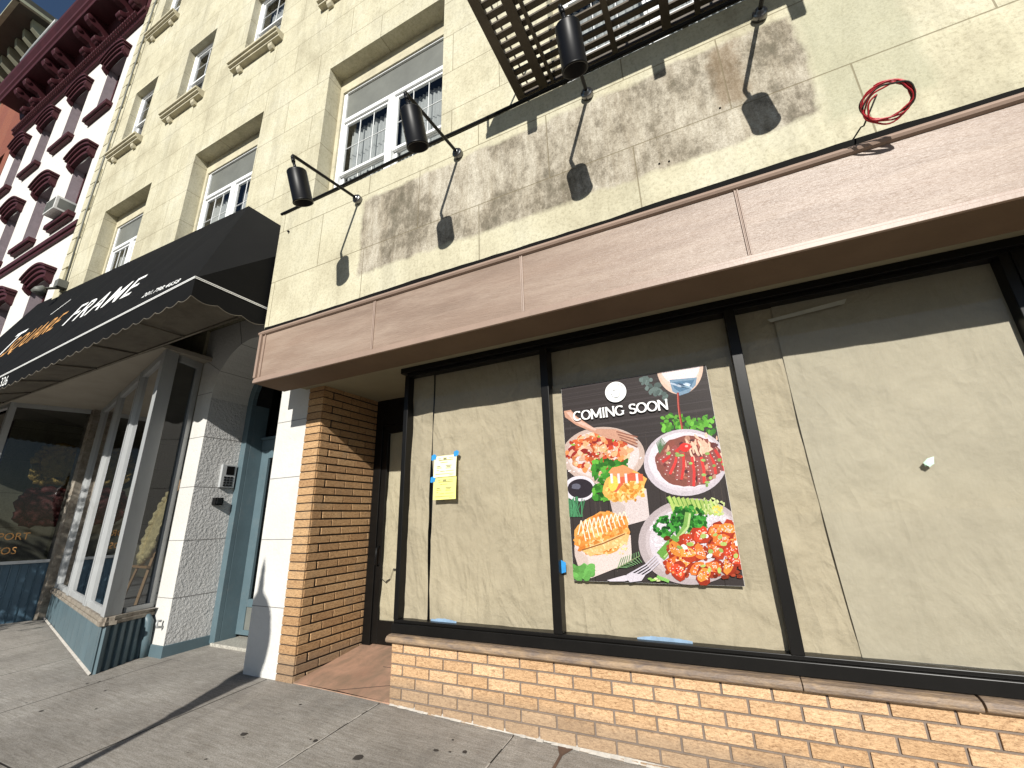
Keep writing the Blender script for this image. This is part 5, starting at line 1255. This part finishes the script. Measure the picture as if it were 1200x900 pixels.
# AC unit / window fittings
def ac(x, z, lbl, y=3.5, w=.62):
    t_ = thing('air_conditioner', (x, y, z), lbl, 'air conditioner', 'window air conditioners')
    m_ = MB(); m_.box(x - w / 2, x + w / 2, y - .42, y + .2, z, z + .40); m_.build('case', 'ac_white', t_, bevel=.01)
    m_ = MB()
    for k in range(9): m_.box(x - w / 2 + .03, x + w / 2 - .03, y - .426, y - .421, z + .04 + k * .037, z + .058 + k * .037)
    m_.box(x + w / 2, x + w / 2 + .004, y - .36, y + .02, z + .06, z + .34); m_.build('grille', 'panel_grey', t_)
bx = thing('window_box', (-9.6, 3.45, 10.58), 'small white ventilator box on the third floor sill', 'ventilator')
m_ = MB(); m_.box(-9.95, -9.2, 3.40, 3.66, 10.57, 10.78); m_.build('case', 'white_vinyl', bx, bevel=.01)
m_ = MB()
for k in range(4): m_.box(-9.9, -9.25, 3.394, 3.399, 10.60 + k * .04, 10.615 + k * .04)
m_.build('grille', 'panel_grey', bx)
# old light bracket and drain on the corner of the cream building
dp = thing('wall_bracket', (-13.1, 3.3, 6.9), 'old grey floodlight bracket with cable at the corner above the awning', 'bracket')
m_ = MB(); m_.box(-13.15, -12.95, 3.22, 3.39, 6.82, 7.0); m_.tube([(-13.05, 3.3, 6.82), (-13.05, 3.1, 6.7), (-12.85, 3.0, 6.62)], .03, 8); m_.build('arm', 'panel_grey', dp)
m_ = MB(); m_.lathe([(.03, 0), (.10, -.10), (.11, -.2), (0, -.2)], (-12.82, 3.0, 6.64), (0, .3, 1), 14); m_.build('floodlight', 'panel_grey', dp)
m_ = MB(); m_.tube([(-13.05, 3.36, 7.0), (-13.07, 3.33, 9), (-13.02, 3.33, 12), (-13.06, 3.33, 15), (-13.04, 3.33, 19)], .02, 6); tag(m_.build('cable', 'panel_grey', base=(-13.05, 3.36, 7)), 'thin grey cable running up the quoined corner', 'cable')

# ------------------------------------------------------------------ white brick neighbour
nb = thing('brick_building', (-18, 3.4, 0), 'white painted brick building with maroon hooded windows and bracketed cornice', 'building')
WX = [-14.83, -17.17, -19.5, -21.83]
hol = []
for c in WX: hol += [(c - .57, c + .57, 13.25, 15.35), (c - .57, c + .57, 9.42, 11.45), (c - .57, c + .57, 5.45, 7.55)]
m_ = MB(); wall(m_, -23.4, -13.5, 4.0, 17.9, 3.43, hol, .26, 0, 1)
m_.face([(-23.4, 3.43, 0), (-23.4, 3.43, 17.9), (-23.4, 14, 17.9), (-23.4, 14, 0)]); m_.face([(-23, 3.43, 17.9), (-13.5, 3.43, 17.9), (-13.5, 14, 17.9), (-23, 14, 17.9)])
m_.build('wall', ['white_brick_paint', 'shaded_white_jamb'], nb)
m_ = MB(); m_.box(-23, -13.51, 3.44, 3.9, -.2, 4.0); m_.build('shop_front_wall', 'maroon_paint', nb)
def hood(c, z):
    m_ = MB(); n = 14; w = .74
    def lay(y0, hw, rise, za, th):
        P = [(c + hw * (2 * k / n - 1), za + rise * (1 - (2 * k / n - 1) ** 2)) for k in range(n + 1)]
        Q = [(x, zz + th) for x, zz in P]
        for k in range(n): m_.prism([P[k], P[k + 1], Q[k + 1], Q[k]], 'y', y0, 3.43)
    lay(3.18, .72, .20, z + .20, .06); lay(3.22, .69, .19, z + .13, .07); lay(3.27, .66, .17, z + .05, .08); lay(3.32, .62, .15, z - .05, .10)
    for s in (-1, 1): m_.prism([(3.43, z + .06), (3.27, z + .06), (3.27, z - .02), (3.34, z - .10), (3.43, z - .16)], 'x', c + s * .60 - .06, c + s * .60 + .06)
    m_.build('window_hood', 'maroon_paint', nb, bevel=.006)
for c in WX:
    for z0, z1, hz in ((13.25, 15.35, 15.30), (9.42, 11.45, 11.42), (5.45, 7.55, 7.48)):
        small_window(c - .57, c + .57, z0, z1, nb, y=3.69, grid=(1, 1), fm='maroon_paint', cur=False); hood(c, hz)
        m_ = MB(); m_.box(c - .70, c + .70, 3.27, 3.45, z0 - .13, z0 - .002); m_.box(c - .66, c + .66, 3.33, 3.44, z0 - .19, z0 - .13); m_.build('window_sill', 'maroon_paint', nb, bevel=.005)
m_ = MB(); m_.box(-23, -13.52, 3.33, 3.44, 8.79, 8.93); m_.box(-23, -13.52, 3.37, 3.44, 8.70, 8.79); m_.build('string_course', 'maroon_paint', nb, bevel=.005)
m_ = MB()
m_.prism([(3.44, 16.35), (3.34, 16.35), (3.30, 16.42), (3.24, 16.44), (3.24, 16.58), (3.34, 16.62), (3.34, 17.2), (3.28, 17.26), (3.22, 17.5), (2.68, 17.52), (2.66, 17.62), (2.60, 17.68), (2.60, 17.82), (2.50, 17.98), (2.48, 18.08), (3.44, 18.12)], 'x', -23.05, -13.45)
k = 0; x = -13.85
while x > -22.9: m_.box(x, x - .07, 3.17, 3.30, 16.46, 16.56); x -= .14
m_.build('cornice', 'maroon_paint', nb, bevel=.01)
x = -13.72; k = 0
while x > -22.9:
    m_ = MB(); w = .20
    prof = [(3.33, 16.62), (3.12, 16.62), (3.02, 16.72), (3.05, 16.84), (3.16, 16.92), (3.20, 17.02), (3.10, 17.1), (2.88, 17.14), (2.76, 17.22), (2.70, 17.34), (2.74, 17.46), (2.80, 17.505), (3.33, 17.505)]
    m_.prism(prof, 'x', x - w, x)
    m_.lathe([(0, -.02), (.10, -.02), (.10, w + .02), (0, w + .02)], (x - w, 3.10, 16.76), (1, 0, 0), 14); m_.lathe([(0, -.02), (.085, -.02), (.085, w + .02), (0, w + .02)], (x - w, 2.80, 17.34), (1, 0, 0), 14)
    m_.build('cornice_bracket', 'maroon_paint', nb, bevel=.012); x -= .78 if k % 2 == 0 else 1.555; k += 1
ac(-14.75, 9.45, 'white box air conditioner in a maroon hooded window of the white building')

# far building with deep overhanging cornice
fb = thing('red_brick_building', (-30, 3.4, 0), 'red brick building with deep dark green overhanging cornice, farthest left', 'building')
m_ = MB(); hol = [(-25.3 - k * 2.6, -24.1 - k * 2.6, z, z + 2.2) for k in range(4) for z in (6, 10, 14)]
wall(m_, -36, -23.42, 0, 21.9, 3.42, hol, .25); m_.face([(-23.42, 3.42, 0), (-23.42, 14, 0), (-23.42, 14, 21.9), (-23.42, 3.42, 21.9)]); m_.build('wall', 'red_brick', fb)
for a, b, c, d_ in hol: small_window(a, b, c, d_, fb, y=3.66, grid=(1, 1), fm='green_trim', cur=False)
m_ = MB(); m_.box(-36, -22.95, 2.12, 14, 22.3, 22.42); m_.box(-36, -22.9, 2.0, 14, 22.42, 22.75)
m_.build('cornice', 'green_cornice', fb)
m_ = MB(); m_.box(-36, -22.86, 1.96, 2.12, 22.30, 22.44); m_.box(-22.95, -22.82, 1.96, 14, 22.30, 22.44); m_.build('cornice_edge', 'green_trim', fb)
x = -23.3
while x > -35:
    m_ = MB(); m_.prism([(3.43, 21.2), (3.2, 21.25), (3.1, 21.6), (2.7, 21.9), (2.62, 22.29), (3.43, 22.29)], 'x', x - .22, x); m_.build('cornice_bracket', 'green_trim', fb); x -= .8
m_ = MB(); m_.tube([(-22.98, 3.2, 21.6), (-22.4, 2.9, 20.2), (-21.5, 2.6, 18.6), (-20.0, 2.52, 18.2), (-18, 2.5, 18.13)], .07, 8)
tag(m_.build('rain_pipe', 'aluminium', base=(-22.98, 3.2, 18.2)), 'pale drain pipe bent over the maroon cornice toward the dark overhanging roof', 'drain pipe')

# ------------------------------------------------------------------ street lamp (behind the camera, its shadow lies on the pavement)
lx, ly = -3.56, -.85; lz = gz(lx, ly)
sl = thing('street_lamp', (lx, ly, lz), 'ornamental acorn street lamp whose shadow crosses the pavement', 'street lamp')
m_ = MB(); m_.lathe([(.0, 0), (.21, 0), (.21, .05), (.17, .09), (.16, .35), (.12, .42), (.10, .75), (.07, .80), (.065, .9), (.058, 1.2), (.042, 1.6), (.040, 1.98), (.062, 2.0), (.075, 2.05), (.05, 2.12), (0, 2.12)], (lx, ly, lz), (0, 0, 1), 24); m_.build('post', 'black_metal', sl)
m_ = MB(); m_.lathe([(0, 2.10), (.07, 2.10), (.115, 2.25), (.12, 2.32), (.175, 2.42), (.18, 2.46), (.0, 2.46)], (lx, ly, lz), (0, 0, 1), 24); m_.build('collar', 'black_metal', sl)
m_ = MB(); m_.lathe([(.165, 2.46), (.22, 2.60), (.245, 2.74), (.245, 2.84), (.215, 2.98), (.0, 2.98)], (lx, ly, lz), (0, 0, 1), 28); m_.build('globe', 'lamp_glass', sl)
m_ = MB(); m_.lathe([(.225, 2.97), (.20, 3.04), (.14, 3.14), (.07, 3.22), (.045, 3.26), (.04, 3.36), (.03, 3.44), (.035, 3.47), (.012, 3.56), (0, 3.62)], (lx, ly, lz), (0, 0, 1), 24); m_.build('cap', 'black_metal', sl)

# unseen tree added left of the camera to shade the frame shop entrance
tx, ty = -10.9, -.75; tz = gz(tx, ty)
tr = thing('added_shade_tree', (tx, ty, tz), 'unseen leafy tree added at the kerb to shade the frame shop entrance', 'tree')
m_ = MB(); rt = random.Random(21)
m_.tube([(tx, ty, tz), (tx + .02, ty, tz + .8), (tx - .03, ty + .03, tz + 1.7), (tx, ty, tz + 2.6), (tx + .05, ty, tz + 4.0)], [.10, .08, .07, .055, .03], 10)
tips = []
for k in range(16):
    a = rt.random() * 6.28; z0 = rt.uniform(1.9, 3.4); r = rt.uniform(.7, 1.7); zz = z0 + rt.uniform(.5, 1.4)
    p1 = (tx + cos(a) * r * .5, ty + sin(a) * r * .35, tz + (z0 + zz) / 2 + .1); p2 = (tx + cos(a) * r, ty + sin(a) * r * .7, tz + zz); tips += [p1, p2]
    m_.tube([(tx, ty, tz + z0), p1, p2], [.03, .02, .008], 6)
m_.build('trunk', 'iron_brown', tr)
m_ = MB()
for k in range(5200):
    c = Vector(rt.choice(tips)) + Vector((rt.gauss(0, .42), rt.gauss(0, .34), rt.gauss(0, .36)))
    if c.z < tz + 2.05: continue
    u = Vector((rt.gauss(0, 1), rt.gauss(0, 1), rt.gauss(0, 1))).normalized(); v_ = u.orthogonal().normalized(); L = rt.uniform(.05, .09)
    m_.face([tuple(c - u * L), tuple(c + v_ * L * .45), tuple(c + u * L), tuple(c - v_ * L * .45)])
m_.build('crown', 'leaf', tr)

# ------------------------------------------------------------------ light, sky, camera
s = Vector((-.28, 1, -.53)).normalized()
sun = bpy.data.lights.new('sun', 'SUN'); sun.energy = 5.0; sun.angle = radians(.53); sun.color = (1.0, .965, .90)
so = bpy.data.objects.new('sun', sun); COL.objects.link(so); so.rotation_euler = s.to_track_quat('-Z', 'Y').to_euler(); so.location = (3, -12, 8)
w = bpy.data.worlds.new('World'); SC.world = w; w.use_nodes = True; nt = w.node_tree
bg = nt.nodes['Background']; sky = nt.nodes.new('ShaderNodeTexSky'); sky.sky_type = 'NISHITA'; sky.sun_disc = False
sky.sun_elevation = math.asin(-s.z); sky.sun_rotation = math.atan2(-s.x, -s.y); sky.air_density = 1.0; sky.dust_density = .3; sky.ozone_density = 3.5
nt.links.new(sky.outputs[0], bg.inputs[0]); bg.inputs[1].default_value = .05
cam = bpy.data.cameras.new('camera'); co = bpy.data.objects.new('camera', cam); COL.objects.link(co); SC.camera = co
cam.sensor_width = 36; cam.lens = 497.276 / 1200 * 36; cam.clip_end = 2000; cam.clip_start = .05
yaw, pit, rol = .443073610, .306358854, -.0301540007
F_ = Vector((-sin(yaw), cos(yaw), 0)); R3 = Vector((cos(yaw), sin(yaw), 0)); U = Vector((0, 0, 1))
F2 = F_ * cos(pit) + U * sin(pit); U2 = U * cos(pit) - F_ * sin(pit)
Rr = R3 * cos(rol) + U2 * sin(rol); Uu = U2 * cos(rol) - R3 * sin(rol)
m4 = Matrix((Rr, Uu, -F2)).transposed().to_4x4(); m4.translation = Vector((0, 0, 1.45)); co.matrix_world = m4
vs = SC.view_settings; vs.view_transform = 'Standard'; vs.look = 'None'; vs.gamma = 1; vs.use_curve_mapping = False; vs.exposure = .42
SC.cycles.max_bounces = 8; SC.cycles.transparent_max_bounces = 12
